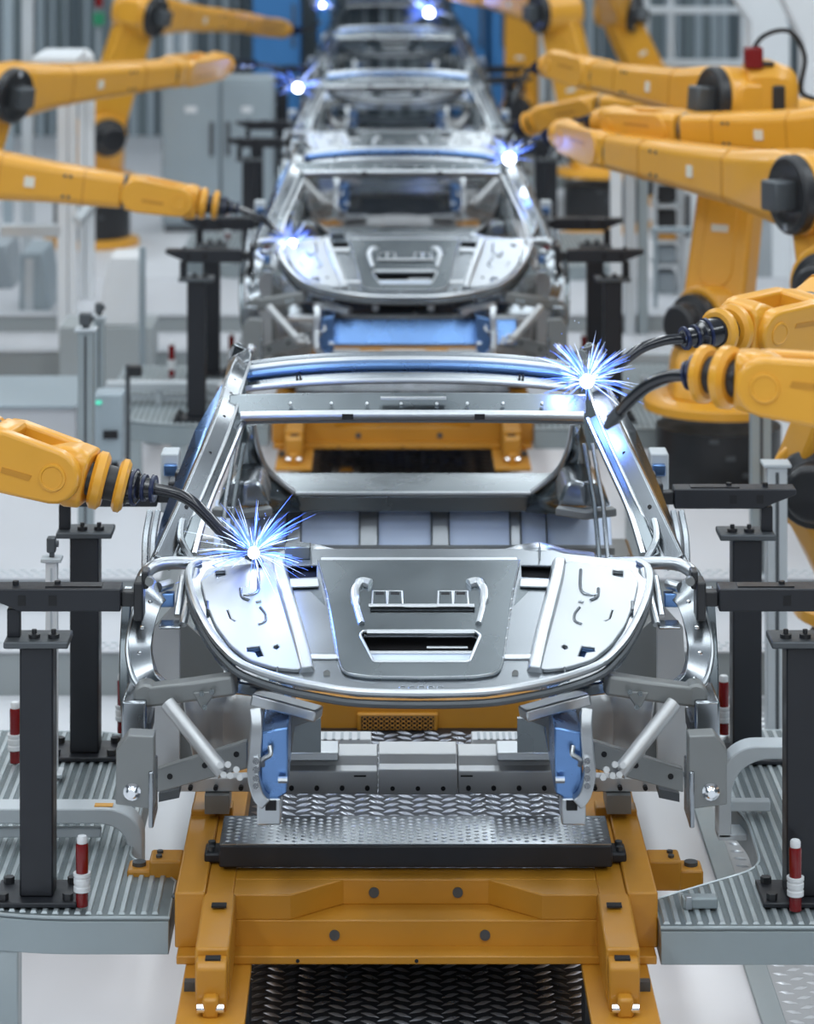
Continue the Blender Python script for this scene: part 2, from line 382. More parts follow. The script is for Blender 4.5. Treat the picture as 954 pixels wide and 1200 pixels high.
# ================================================================== CAR BODY
def make_car():
    root=empty('car_body',(0,9.5,.42),'L','car body')
    # ---- bonnet-like front panel plane
    O=V((0,8.30,1.085)); U=V((1,0,0)); S=V((0,.69,.254)).normalized(); N=U.cross(S)
    C=V((CX,0,CH))
    def H(x,y,off=0):
        d=W(x,y,1.0)-C; t=((O+N*off)-C).dot(N)/d.dot(N); p=C+d*t-(O+N*off); return (p.dot(U),p.dot(S))
    def H3(x,y,off=0): a,b_=H(x,y,off); return O+U*a+S*b_+N*off
    def loop(pts,r=0,off=0):
        L=[H(x,y,off) for x,y in pts]
        return rpoly(L,r) if r else L
    def mir(L): return [(-a,b_) for a,b_ in L][::-1]
    half=[(491,817),(420,815),(372,808),(330,799),(285,783),(262,764),(247,745),(234,722),(225,700),(221,680),(224,668),(234,661),(262,657),(322,650),(338,645)]
    hl=[H(x,y) for x,y in half]; hl[0]=(0,hl[0][1])
    outer=hl+[(-a,b_) for a,b_ in hl[::-1][:-1]]
    # holes: dark slots near the cowl and the bays beside the centre plate, the lower tray opening
    def both(pts,r=.006): L=loop(pts,r); return [L,mir(L)]
    holes=[]
    holes+=both([(331,664),(372,663),(372,678),(333,680)])
    tray=loop([(427,746),(555,746),(560,750),(548,779),(440,779),(424,750)],.008); holes+=[tray]
    slot=loop([(434,716),(556,716),(556,724),(434,724)],.004); holes+=[slot]
    holes+=both([(287,763),(306,761),(312,776),(300,778),(287,771)],.002)
    panel('front_panel',outer,holes,O,U,S,N,0,.004,M['steel'],root)
    # rim bead
    rim=[O+U*a+S*b_+N*.012 for a,b_ in outer]
    k=len(hl)-4
    rb=[rim[i] for i in range(k,-1,-1)]+[rim[i] for i in range(len(rim)-1,len(rim)-k-1,-1)]
    mb().tube(cr(rb,4),.0125,10).build('panel_rim','steel_hi',root)
    mb().prism([O+U*a+S*b_-N*.012 for a,b_ in slot],N*.004).build('slot_lining','hole',root)
    mb().tube(cr([p-N*.03-S*.012 if 2<i<len(rb)-3 else p-N*.03 for i,p in enumerate(rb)],4),.012,8).build('lower_flange_shade','dgrey',root)  # dark grey paints in the shadow gap below the panel lip
    # centre plate
    cp=loop([(374,662),(384,700),(392,745),(398,780),(404,793),(430,797),(491,798)],0); cp[-1]=(0,cp[-1][1])
    top=H(376,658); cpo=[(-a,b_) for a,b_ in cp]
    full=cp+[(-a,b_) for a,b_ in cp[::-1][1:]]
    tr2=loop([(425,745),(557,745),(563,750),(550,781),(438,781),(422,750)],.008)
    sl2=loop([(433,715.5),(557,715.5),(557,724.5),(433,724.5)],.004)
    panel('centre_plate',rpoly(full,[0]*3+[.03]*3+[0]+[.03]*3+[0]*3),[tr2,sl2],O,U,S,N,.011,.006,M['steel_mid'],root,bev=.004)
    edge=[O+U*a+S*b_+N*.013 for a,b_ in rpoly(full,[0]*3+[.03]*3+[0]+[.03]*3+[0]*3)]
    mb().tube(edge,.005,8).build('plate_bead','steel_hi',root)
    # recessed tray behind the lower opening
    ty=O+S*H(491,762)[1]-N*.06
    mb().prism([H3(416,742,-.05),H3(566,742,-.05),H3(566,788,-.05),H3(416,788,-.05)],N*.004).build('opening_lining','hole',root)
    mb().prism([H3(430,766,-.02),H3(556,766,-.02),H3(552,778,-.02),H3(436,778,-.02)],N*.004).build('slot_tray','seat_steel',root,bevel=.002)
    mb().tube([H3(430,765,-.015),H3(556,765,-.015)],.006,8).build('tray_rib','steel_hi',root)
    mb().tube([H3(500,759,-.018),H3(548,759,-.018)],.005,8).build('tray_rib','steel_hi',root)
    tl=[O+U*a+S*b_+N*.016 for a,b_ in tr2]; mb().tube(tl,.005,8,closed=True).build('tray_bead','steel_hi',root)
    # horizontal crease ribs on centre plate
    for y,x0,x1,r in ((741,430,556,.009),(710.5,432,556,.008)):
        mb().tube([H3(x0,y,.014),H3(x1,y,.014)],r,8).build('crease_rib','steel_hi',root)
    # curled brackets
    for s in (-1,1):
        pts=[flip(H3(x,y,.02),s) for x,y in ((434,685),(424,683),(417,690),(416,700),(419,715),(424,731))]
        mb().tube(cr(pts,5),[.018]*8+[.014]*10+[.010]*8,10).build('curled_bracket','steel_hi',root)
    # pairs of small square frames
    for xa in (437,455,514,532):
        a=[H3(xa+dx,y,.017) for dx,y in ((0,693),(16,693),(17,711),(-1,711))]
        mb().tube(a,.0035,6,closed=True).build('square_frame','steel_hi',root)
        mb().prism([H3(xa+3+dx,y,.015) for dx,y in ((0,695),(10,695),(10,698),(0,698))],N*.003).build('square_slot','hole',root)
    # spot weld dots
    b=mb()
    for t in range(10):
        x=378+t*2.1; y=668+t*11.5
        for s in (-1,1):
            c=flip(H3(x,y,.014),s); b.lathe(c,N,[(.006,0),(.004,.003),(.001,.004)],8)
    for x,y in ((411,675),(571,675),(424,740),(560,740),(466,741),(520,741),(438,791),(474,792),(510,792),(545,791)):
        b.lathe(H3(x,y,.014),N,[(.006,0),(.004,.003),(.001,.004)],8)
    b.build('weld_dots','steel_hi',root)
    b=mb()
    for i in range(5): b.tube([H3(472+i*11+4*math.cos(q*math.pi/4),806+2.5*math.sin(q*math.pi/4),.006) for q in range(8)],.0015,5,closed=True)
    b.build('stamped_marks','steel',root)
    # cowl channel along the top of the panel
    yt=H(491,660)[1]
    tp=O+S*yt
    b=mb().prism([tp+V((-.29,-.015,-.01)),tp+V((-.29,.05,.022)),tp+V((-.29,.08,.022)),tp+V((-.29,.08,-.01))],(.58,0,0)); b.build('cowl_top','steel_hi',root,bevel=.005)
    cp_=[(286,657),(320,653),(338,648),(352,645),(372,648),(395,654),(590,654),(610,648),(632,645),(648,648),(664,653),(698,657)]
    mb().sweep([W(x,y,9.03) for x,y in cp_],[(-.022,-.03),(.012,-.03),(.016,-.02),(.016,.05),(-.022,.05)]).build('cowl_beam','steel',root,bevel=.005)
    mb().prism([H3(425,665,.013),H3(557,665,.013),H3(557,671,.013),H3(425,671,.013)],N*.004).build('cowl_groove','steel_dull',root)
    mb().prism([H3(376,655,.006),H3(606,655,.006),H3(607,661,.006),H3(375,661,.006)],N*.008).build('cowl_edge','steel_hi',root,bevel=.003)
    for s in (-1,1):
        q=lambda x,y,off=0: flip(H3(x,y,off),s)
        # ridge between side plate and bay
        r=[q(326,657,.012),q(329,672,.02),q(337,700,.022),(q(350,745,.02)),q(360,785,.014)]
        mb().sweep(cr(r,5),[(-.028,-.014),(-.015,.012),(.015,.012),(.028,-.014)],axis=N).build('panel_ridge','steel_hi',root,bevel=.004)
        # bay floor (recessed channel) and step
        bay=[q(334,681,.004),q(374,680,.004),q(384,715,-.004),q(395,767,-.004),q(357,767,-.004),q(342,715,-.004)]
        mb().prism(bay,N*.004).build('bay_floor','steel_mid',root)
        mb().prism([q(358,768,.012),q(395,768,.012),q(398,774,.004),q(360,774,.004)],N*.006).build('bay_step','steel_hi',root,bevel=.003)
        mb().cyl(q(383,789,.004),q(383,789,.010),.010).build('bay_bolt','steel_dull',root)
        mb().prism([q(333,681,.006),q(373,680,.006),q(374,689,.008),q(336,690,.008)],N*.008).build('bay_bracket','steel_hi',root,bevel=.003)
        # stamped side plate
        sp=[(244,672),(318,664),(330,705),(345,750),(353,790),(322,787),(292,778),(271,761),(254,738),(242,710),(236,686)]
        sh=[[(283,684),(301,682),(302,690),(284,692)][::1]]
        L=[H(x,y) for x,y in sp]
        hs=[[H(x,y) for x,y in z] for z in ([(251,674),(265,673),(266,680),(252,684)],[(288,764),(305,762),(310,775),(301,777),(298,771),(288,770)],[(264,720),(268,720),(272,731),(278,733),(275,735),(268,731)],[(320,762),(326,760),(329,764),(325,768),(319,766)])]
        if s==1: L=mir(L); hs=[mir(z) for z in hs]
        panel('side_plate',rpoly(L,.02,4),hs,O,U,S,N,.012,.005,M['plate_steel'],root,bev=.004)
        for pts,r_ in (([(282,690),(284,700),(292,704)],.006),([(302,668),(303,690),(296,697),(283,697)],.006),([(305,712),(311,720),(311,728),(303,732)],.005),([(243,705),(243,715)],.005),([(300,706),(306,705)],.006),([(325,782),(325,790)],.003)):
            mb().tube(cr([q(x,y,.018) for x,y in pts],5),r_,8).build('stamped_bead','steel',root)
        mb().prism([q(x,y,.0) for x,y in ((248,670),(270,669),(270,684),(250,688))],N*.004).build('opening_lining','hole',root)
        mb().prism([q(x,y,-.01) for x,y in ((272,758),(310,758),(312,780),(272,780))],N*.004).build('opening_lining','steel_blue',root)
        mb().prism([q(x,y,-.03) for x,y in ((326,658),(376,658),(376,684),(326,684))],N*.004).build('opening_lining','hole',root)
        # clip at top of bay
        mb().box(q(341,654,.0)-V((.02,.015,.0)),q(357,648,.0)+V((.02,.015,.03))).build('cowl_clip','steel_mid',root,bevel=.004)
        # ---- fender hoop and tubes
        f=lambda x,y,Y: flip(W(x,y,Y),s)
        hp=[f(188,690,8.88),f(176,705,8.84),f(167,735,8.78),f(164,765,8.72),f(171,795,8.66),f(186,812,8.62)]
        mb().sweep(cr(hp,6),[(-.037,-.012),(.037,-.012),(.037,.03),(.030,.03),(.030,-.002),(-.030,-.002),(-.030,.03),(-.037,.03)]).build('fender_hoop','steel',root,bevel=.002)
        mb().tube(cr([p+V((s*.038,-.008,0)) for p in hp],6),.008,8).build('hoop_bead','steel_hi',root)
        b=mb()
        for i in (1,2,3,4): c=hp[i]; b.lathe(c+V((0,-.012,0)),(0,-1,0),[(.009,0),(.007,.004),(.002,.006)],8)
        b.build('hoop_bolts','chrome',root)
        mb().tube(cr([f(268,661,9.0),f(235,660,8.98),f(200,660,8.95),f(180,664,8.92),f(168,676,8.90),f(166,692,8.88),f(168,700,8.86)],5),.021,12).build('fender_tube','steel_hi',root)
        b=mb().tube([f(215,676,8.9),f(208,722,8.8)],.012).tube([f(200,684,8.9),f(186,688,8.86)],.016).tube([f(230,668,8.9),f(214,732,8.74)],.013)
        b.build('headlamp_bracket','steel_hi',root)
        mb().box(f(188,726,8.8),f(212,738,8.72)).build('headlamp_plate','steel',root,bevel=.006)
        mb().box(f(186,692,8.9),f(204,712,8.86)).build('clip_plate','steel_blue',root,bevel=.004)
        mb().tube(cr([f(222,690,8.92),f(226,715,8.86),f(240,745,8.75),f(262,778,8.62),f(280,790,8.55)],5),.013,8).build('inner_flange','steel',root)
        # lower fender beam
        mb().sweep([f(168,815,8.56),f(230,807,8.52),f(277,800,8.50)],rect(.062,.06)).build('fender_beam','steel_dull',root,bevel=.010)
        mb().sweep([f(274,803,8.53),f(296,806,8.55),f(330,810,8.6)],rect(.040,.05)).build('beam_end','steel',root,bevel=.006)
        mb().lathe(f(170,815,8.53),(0,-1,0),[(.036,-.06),(.036,.0),(.028,.006),(.001,.006)],16).build('beam_cap','steel_dull',root)
        mb().prism([f(226,812,8.48),f(254,810,8.48),f(243,826,8.48),(f(240,834,8.48)),f(234,828,8.48)],(0,.03,0)).build('beam_lug','steel_dull',root,bevel=.004)
        b=mb()
        for x,y in ((236,813),(248,811),(240,829)): b.cyl(f(x,y,8.48),f(x,y,8.46),.008,10)
        b.build('lug_bolts','steel_mid',root)
        # diagonal strut
        mb().tube([f(196,824,8.48),f(262,906,8.36)],.023,12).build('diagonal_strut','steel_satin',root)
        b=mb()
        for x,y in ((258,897),(267,896),(277,902),(270,909),(262,908),(281,911)): b.cyl(f(x,y,8.30),f(x,y,8.38),.010,8)
        b.build('strut_bolts','steel_satin',root)
        # mounting plate with a big bolt
        pl=mb().prism([f(x,y,8.30) for x,y in ((136,879),(150,861.5),(180.4,863),(180.4,949),(135.5,943))],(0,.07,0)).build('mounting_plate','steel_dull',root,bevel=.004)
        mb().lathe(f(155,927,8.30),(0,-1,0),[(.026,0),(.026,.008),(.018,.010),(.018,.022),(.012,.028),(.001,.028)],14).build('plate_bolt','chrome',pl)
        mb().box(f(174,905,8.29),f(185,949,8.45)).build('plate_flange','steel',root,bevel=.004)
        # tapered link bar with holes
        mb().prism([f(x,y,8.6) for x,y in ((184,902),(290,869),(290,901),(184,929))],(0,.035,0)).build('link_bar','steel_dull',root,bevel=.004)
        b=mb()
        for x,y in ((199,910),(240,897),(277,884)): mb().cyl(f(x,y,8.597),f(x,y,8.605),.009,10).build('bar_hole','hole',root)
        mb().prism([f(x,y,8.9) for x,y in ((186,930),(210,925),(210,935),(186,940))],(0,.1,0)).build('link_stub','dgrey',root)
        # frame rail nose
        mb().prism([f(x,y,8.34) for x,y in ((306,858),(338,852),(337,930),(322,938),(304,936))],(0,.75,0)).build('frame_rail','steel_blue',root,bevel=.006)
        mb().sweep(cr([f(300,832,8.36),f(301,850,8.34),f(299,880,8.33),f(297,905,8.32),f(303,930,8.31),f(312,940,8.31)],5),rect(.035,.05)).build('rail_flange','steel_hi',root,bevel=.006)
        mb().box(f(301,936,8.33),f(331,951,8.45)).build('tow_bracket','steel_hi',root,bevel=.005)
        mb().box(f(311,939,8.32),f(324,948,8.335)).build('tow_slot','hole',root)
        b=mb().tube(cr([f(316,874,8.32),f(317,884,8.31),f(308,890,8.31),f(308,897,8.32)],4),.008,8)
        b.tube([f(326,914,8.31),f(337,914,8.31)],.010,8)
        b.build('rail_hook','steel_hi',root)
        b=mb()
        for y in (892,902,912,921): b.cyl(f(300,y,8.28),f(300,y,8.31),.010,10)
        b.build('rail_bolts','chrome',root)
        # rail top bar and tower sheet
        mb().sweep([f(297,817,8.50),f(330,825,8.48),f(374,837,8.44)],rect(.036,.07)).build('rail_top_bar','steel_hi',root,bevel=.006)
        mb().prism([f(x,y,8.62) for x,y in ((302,826),(373,842),(345,852),(342,880),(336,890),(306,885))],(0,.02,0)).build('tower_sheet','steel_dull',root,bevel=.003)
        mb().prism([f(x,y,8.9) for x,y in ((336,842),(376,842),(376,882),(336,882))],(0,.02,0)).build('tower_inner_sheet','steel_mid',root)
        # curved wheelhouse
        rows=[]
        for yy,xa,xb,dy in ((818,215,318,0),(840,218,305,.02),(865,222,300,.06),(893,228,296,.12)):
            rows.append([f(xa+(xb-xa)*t/8,yy-4*math.sin(t/8*math.pi),8.95+.22*math.sin(t/8*math.pi)+dy) for t in range(9)])
        mb().grid(rows).build('wheelhouse','steel_satin',root,solid=.006)
        mb().prism([f(x,y,9.12) for x,y in ((180,735),(211,700),(211,905),(176,905),(176,800))],(0,.012,0)).build('inner_fender','steel_satin',root,bevel=.003)
        mb().prism([f(x,y,9.4) for x,y in ((206,720),(262,770),(262,905),(206,905))],(0,.012,0)).build('fender_brace_sheet','steel_dull',root)
        mb().box(f(142,822,8.5),f(178,846,8.7)).build('side_bracket','steel',root,bevel=.008)
        mb().prism([f(x,y,8.55) for x,y in ((142,846),(177,846),(176,866),(152,862))],(0,.15,0)).build('side_bracket_web','dgrey',root,bevel=.004)
        mb().sweep(cr([f(150,690,9.1),f(147,740,9.1),f(146,800,9.0),f(150,850,8.9)],4),rect(.03,.05)).build('outer_edge_strip','steel_mid',root,bevel=.004)
        # ---- pillars
        mb().box(f(174,668,8.99),f(206,656,9.06)).build('pillar_base','steel',root,bevel=.018,seg=3)
        pp=cr([f(190,658,9.02),f(229,572,9.30),f(260,497,9.75),f(275,447,10.15),f(283,424,10.45)],8)
        mb().sweep(pp,[(-.031,-.01),(.031,-.01),(.038,.03),(-.038,.03)]).build('windscreen_pillar','steel',root,bevel=.006)
        mb().tube([p+V((-s*.033,-.004,.0)) for p in pp],.006,6).build('pillar_bead','steel_hi',root)
        mb().tube([p+V((s*.033,-.004,.0)) for p in pp],.006,6).build('pillar_bead','steel_hi',root)
        b=mb()
        for t in (6,12,17,21,24,27,29): b.lathe(pp[t]+V((0,-.012,.004)),(0,-.7,.7),[(.007,0),(.007,.004),(.001,.004)],8)
        b.build('pillar_holes','hole',root)
        ip=cr([f(214,655,9.02),f(234,600,9.22),f(255,548,9.52),f(279,492,9.83)],8)
        mb().sweep(ip,rect(.042,.03)).build('pillar_inner','steel_mid',root,bevel=.006)
        ip2=cr([f(228,650,9.02),f(242,600,9.2),f(262,550,9.5),f(286,492,9.83)],8)
        mb().tube(ip2,.011,8).build('pillar_flange','steel_hi',root)
        mb().tube(cr([f(214,610,9.14),f(212,632,9.06),f(224,655,9.0)],4),.012,8).build('pillar_foot','steel',root)
        # outer side sheet seen beside the pillar
        rows=[[f(260,452,10.2),f(272,452,10.2)],[f(229,505,10.0),f(255,505,9.95)],[f(206,565,9.75),f(232,565,9.6)],[f(190,610,9.6),f(212,610,9.45)],[f(182,645,9.5),f(198,645,9.3)]]
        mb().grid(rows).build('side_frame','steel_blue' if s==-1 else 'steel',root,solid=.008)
        for dx in (0,9):
            mb().sweep(cr([f(176+dx,600,10.0),f(171+dx,630,9.95),f(170+dx,668,9.9)],4),rect(.022,.05)).build('door_pillar_strip','steel',root,bevel=.004)
        mb().box(f(188,532,10.3),f(212,592,10.42)).build('hinge_block','lgrey',root,bevel=.006)
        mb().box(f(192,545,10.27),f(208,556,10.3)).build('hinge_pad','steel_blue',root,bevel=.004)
        # roof side rail and rear pillar
        rr=cr([f(281,430,10.48),V((s*.66,10.8,1.66)),V((s*.70,11.15,1.45)),V((s*.76,11.5,1.15))],6)
        mb().sweep(rr,rect(.09,.03)).build('roof_side_rail','steel',root,bevel=.006)
        rows=[[f(288,497,10.85),f(297,499,10.85)],[f(279,530,10.9),f(303,528,10.9)],[f(274,552,10.95),f(314,550,10.95)],[f(272,576,10.97),f(345,577,10.97)],[f(272,600,10.97),f(352,600,10.97)]]
        mb().grid([[r0,r0.lerp(r1,.5)+V((0,-.04,0)),r1] for r0,r1 in rows]).build('rear_pillar','steel_mid',root,solid=.008)
        mb().tube(cr([f(297,497,10.84),f(303,527,10.88),f(315,552,10.93),f(345,577,10.96)],6),.012,8).build('rear_pillar_bead','steel_hi',root)
        hs=[]
        for yy,xa,xb,dd in ((563,273,298,0),(570,266,308,.0),(585,258,314,.0),(594,254,316,.0)):
            a=f(xa,yy,10.6); c=f(xb,yy,10.6)
            hs.append([a,a.lerp(c,.5)+V((0,-.03,0)),c,c+V((0,.3,0)),a+V((0,.3,0))])
        mb().loft(hs).build('rear_wheel_dome','steel',root,bevel=.012)
        mb().sweep([f(250,599,10.55),f(285,603,10.52),f(318,598,10.55)],rect(.03,.05)).build('dome_flange','steel_dull',root,bevel=.005)
        for x in (262,272):
            mb().sweep([f(x+14,520,10.6),f(x+2,590,10.5),f(x-3,662,10.3)],rect(.016,.03)).build('door_edge_strip','steel' if x==262 else 'steel_mid',root,bevel=.004)
        # sill
        mb().box((s*.80,9.3,.52),(s*.92,11.9,.68)).build('sill','steel_mid',root,bevel=.02)
        mb().box((s*.62,9.24,.425),(s*.70,9.4,.485)).build('rest_pad','steel_dull',root)
    # ---- roof headers
    hx=lambda x,Y: W(x,0,Y).x
    def arch(x0,x1,y_mid,y_end,Y,n=24,pw=2.4):
        a=hx(x0,Y); c=hx(x1,Y); out=[]
        for i in range(n+1):
            t=-1+2*i/n; y=y_mid+(y_end-y_mid)*abs(t)**pw
            out.append(V((a+(c-a)*i/n,Y+.10*abs(t)**2*0,W(0,y,Y).z)))
        return out
    ha=arch(268,688,474,476,9.88)
    ax=(0,1,0)
    mb().sweep(ha,[(-.028,0.0),(.028,.06),(.028,.075),(-.028,.015)]).build('front_header','steel_mid',root,bevel=.004)
    mb().tube(arch(282,684,486,488,9.80),.017,12).build('header_tube','steel_hi',root)
    mb().tube(arch(282,684,492,494,9.82),.010,8).build('header_lower_bead','steel_dull',root)
    b=mb()
    for x in (340,388,430,470,512,548,590,636): b.lathe(V((hx(x,9.86),9.885,W(0,474.5,9.86).z)),(0,-.9,.4),[(.007,-.01),(.006,.006),(.001,.007)],8)
    b.build('header_dots','steel_hi',root)
    mb().box((hx(401,9.8),9.775,W(0,490,9.8).z),(hx(414,9.8),9.80,W(0,484,9.8).z)).build('header_clip','hole',root)
    mb().box((hx(556,9.8),9.775,W(0,490,9.8).z),(hx(568,9.8),9.80,W(0,484,9.8).z)).build('header_clip','hole',root)
    mb().box((hx(446,9.87),9.87,W(0,468.5,9.87).z),(hx(523,9.87),9.90,W(0,466.5,9.87).z)).build('header_slit','steel_hi',root)
    for y0,y1,Y,r,m in ((416,428,10.52,.014,'steel'),(422,434,10.47,.016,'steel_hi'),(429,441,10.42,.014,'steel_blue'),(446,456,10.36,.012,'steel_hi')):
        mb().tube(arch(288,668,y0,y1,Y),r,10).build('rear_header_ridge',m,root)
    a1=arch(290,666,430,443,10.44); a2=arch(290,666,447,457,10.38); a0=arch(290,666,417,429,10.54)
    mb().grid([a0,a1,a2]).build('rear_header','steel',root,solid=.01)
    for x in (347,351,608,612):
        mb().box((hx(x,10.38),10.375,W(0,447,10.38).z),(hx(x+2,10.38),10.39,W(0,439,10.38).z)).build('header_slot','hole',root)
    # ---- rear shelf, seat back
    zt=W(0,577,11.0).z; zb=W(0,600,11.0).z
    mb().prism([(-.70,11.0,zb),(-.70,10.99,zt-.012),(-.70,11.02,zt),(-.70,11.3,zt+.01),(-.70,11.3,zb)],(1.40,0,0)).build('rear_shelf','steel_mid',root,bevel=.006)
    mb().box((-.62,10.975,zt-.004),(.62,11.0,zt+.004)).build('shelf_lip','steel_hi',root)
    z1=W(0,600,10.95).z; z2=W(0,668,10.95).z
    SB=lambda x,z,o=0: V((x,10.95+(z-z2)*.8-o*.62,z+o*.78))
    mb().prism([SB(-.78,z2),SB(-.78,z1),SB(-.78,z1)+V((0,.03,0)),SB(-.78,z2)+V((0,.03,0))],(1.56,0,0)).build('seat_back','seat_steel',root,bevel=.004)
    for x0,x1 in ((335,352),(421,443),(506,527),(599,612)):
        mb().prism([SB(hx(x0,10.94),z2),SB(hx(x0,10.94),z1),SB(hx(x0,10.94),z1,.02),SB(hx(x0,10.94),z2,.02)],(hx(x1,10.94)-hx(x0,10.94),0,0)).build('seat_back_rib','steel_hi',root,bevel=.006)
    for x in (335,352,421,443,506,527,599,612,642): mb().prism([SB(hx(x,10.94)-.002,z2),SB(hx(x,10.94)-.002,z1),SB(hx(x,10.94)-.002,z1,.021),SB(hx(x,10.94)-.002,z2,.021)],(.004,0,0)).build('seam','dgrey',root)
    mb().box((-.78,10.90,W(0,649,10.92).z),(.78,10.95,W(0,641,10.92).z)).build('seat_back_foot','steel_dull',root)
    mb().box((-.80,10.98,.56),(.80,12.1,.60)).build('floor_pan','steel_mid',root)
    # ---- front cross member
    def prof(d): return [(9.25-d,.487),(9.25-d,.562+d),(9.28-d,.572+d),(9.30-d,.600+d),(9.315,.603+d),(9.38,.612+d),(9.38,.487)]
    for a,c,d in ((-.46,-.132,0),(-.13,.13,.008),(.132,.46,0)):
        mb().prism([(a,y,z) for y,z in prof(d)],(c-a,0,0)).build('cross_member','steel_satin',root,bevel=.004)
    for s in (-1,1):
        mb().prism([(s*.46,9.27,.487),(s*.46,9.27,.54),(s*.80,9.27,.53),(s*.80,9.27,.487)],(0,.05,0)).build('cross_member_end','steel_satin',root,bevel=.004)
        mb().box((s*.26,9.235,.60),(s*.46,9.36,.628)).build('member_top_strip','steel_hi',root,bevel=.004)
    b=mb()
    for i in range(-9,10):
        b.cyl((i*.083,9.24,.508),(i*.083,9.26,.508),.008,8)
    b.build('member_holes','hole',root)
    b=mb()
    for x in (-.19,.16): b.box((x-.02,9.245,.545),(x+.02,9.251,.549))
    b.build('member_slots','hole',root)
    return root
car0=make_car()
car0['label']='bare steel car body nearest the camera, being welded on the first orange carriage'
cars=[car0]
for k,lab in ((1,'bare steel car body second in line, just behind the nearest one'),(2,'blurred steel car body third in line, roof ringed by bright sparks'),(3,'blurred far steel car body fourth in line at the top of the picture')):
    cars.append(dup(car0,(0,SH[k],0),lab,None))
c5=dup(car0,(0,SH[4],0),'dark blurred steel car body last in line at the top edge')
# the second body carries a bluish apron between its front rails
r2=cars[1]
r2['_o']=tuple(r2.location)
a=W(338,352,16.0); b_=W(628,372,15.95); c_=W(380,374,15.9); d_=W(606,404,15.85)
mb().prism([(a.x,a.y,a.z),(b_.x,a.y,a.z),(b_.x,b_.y,b_.z),(a.x,b_.y,b_.z)],(0,.02,0)).build('apron_panel','steel',r2,bevel=.006)
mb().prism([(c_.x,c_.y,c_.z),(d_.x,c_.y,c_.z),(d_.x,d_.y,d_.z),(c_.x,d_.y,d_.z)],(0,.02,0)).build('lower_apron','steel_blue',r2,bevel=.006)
mb().tube([V((a.x,15.94,b_.z)),V((b_.x,15.94,b_.z))],.02,8).build('apron_bead','steel_hi',r2)
for x in (395,440,505,555):
    p=W(x,360,15.97); mb().cyl(p,p+V((0,-.02,0)),.02,10).build('apron_bolt','steel_hi',r2)
for c in cars+[c5]: c['group']='car bodies on the welding line'
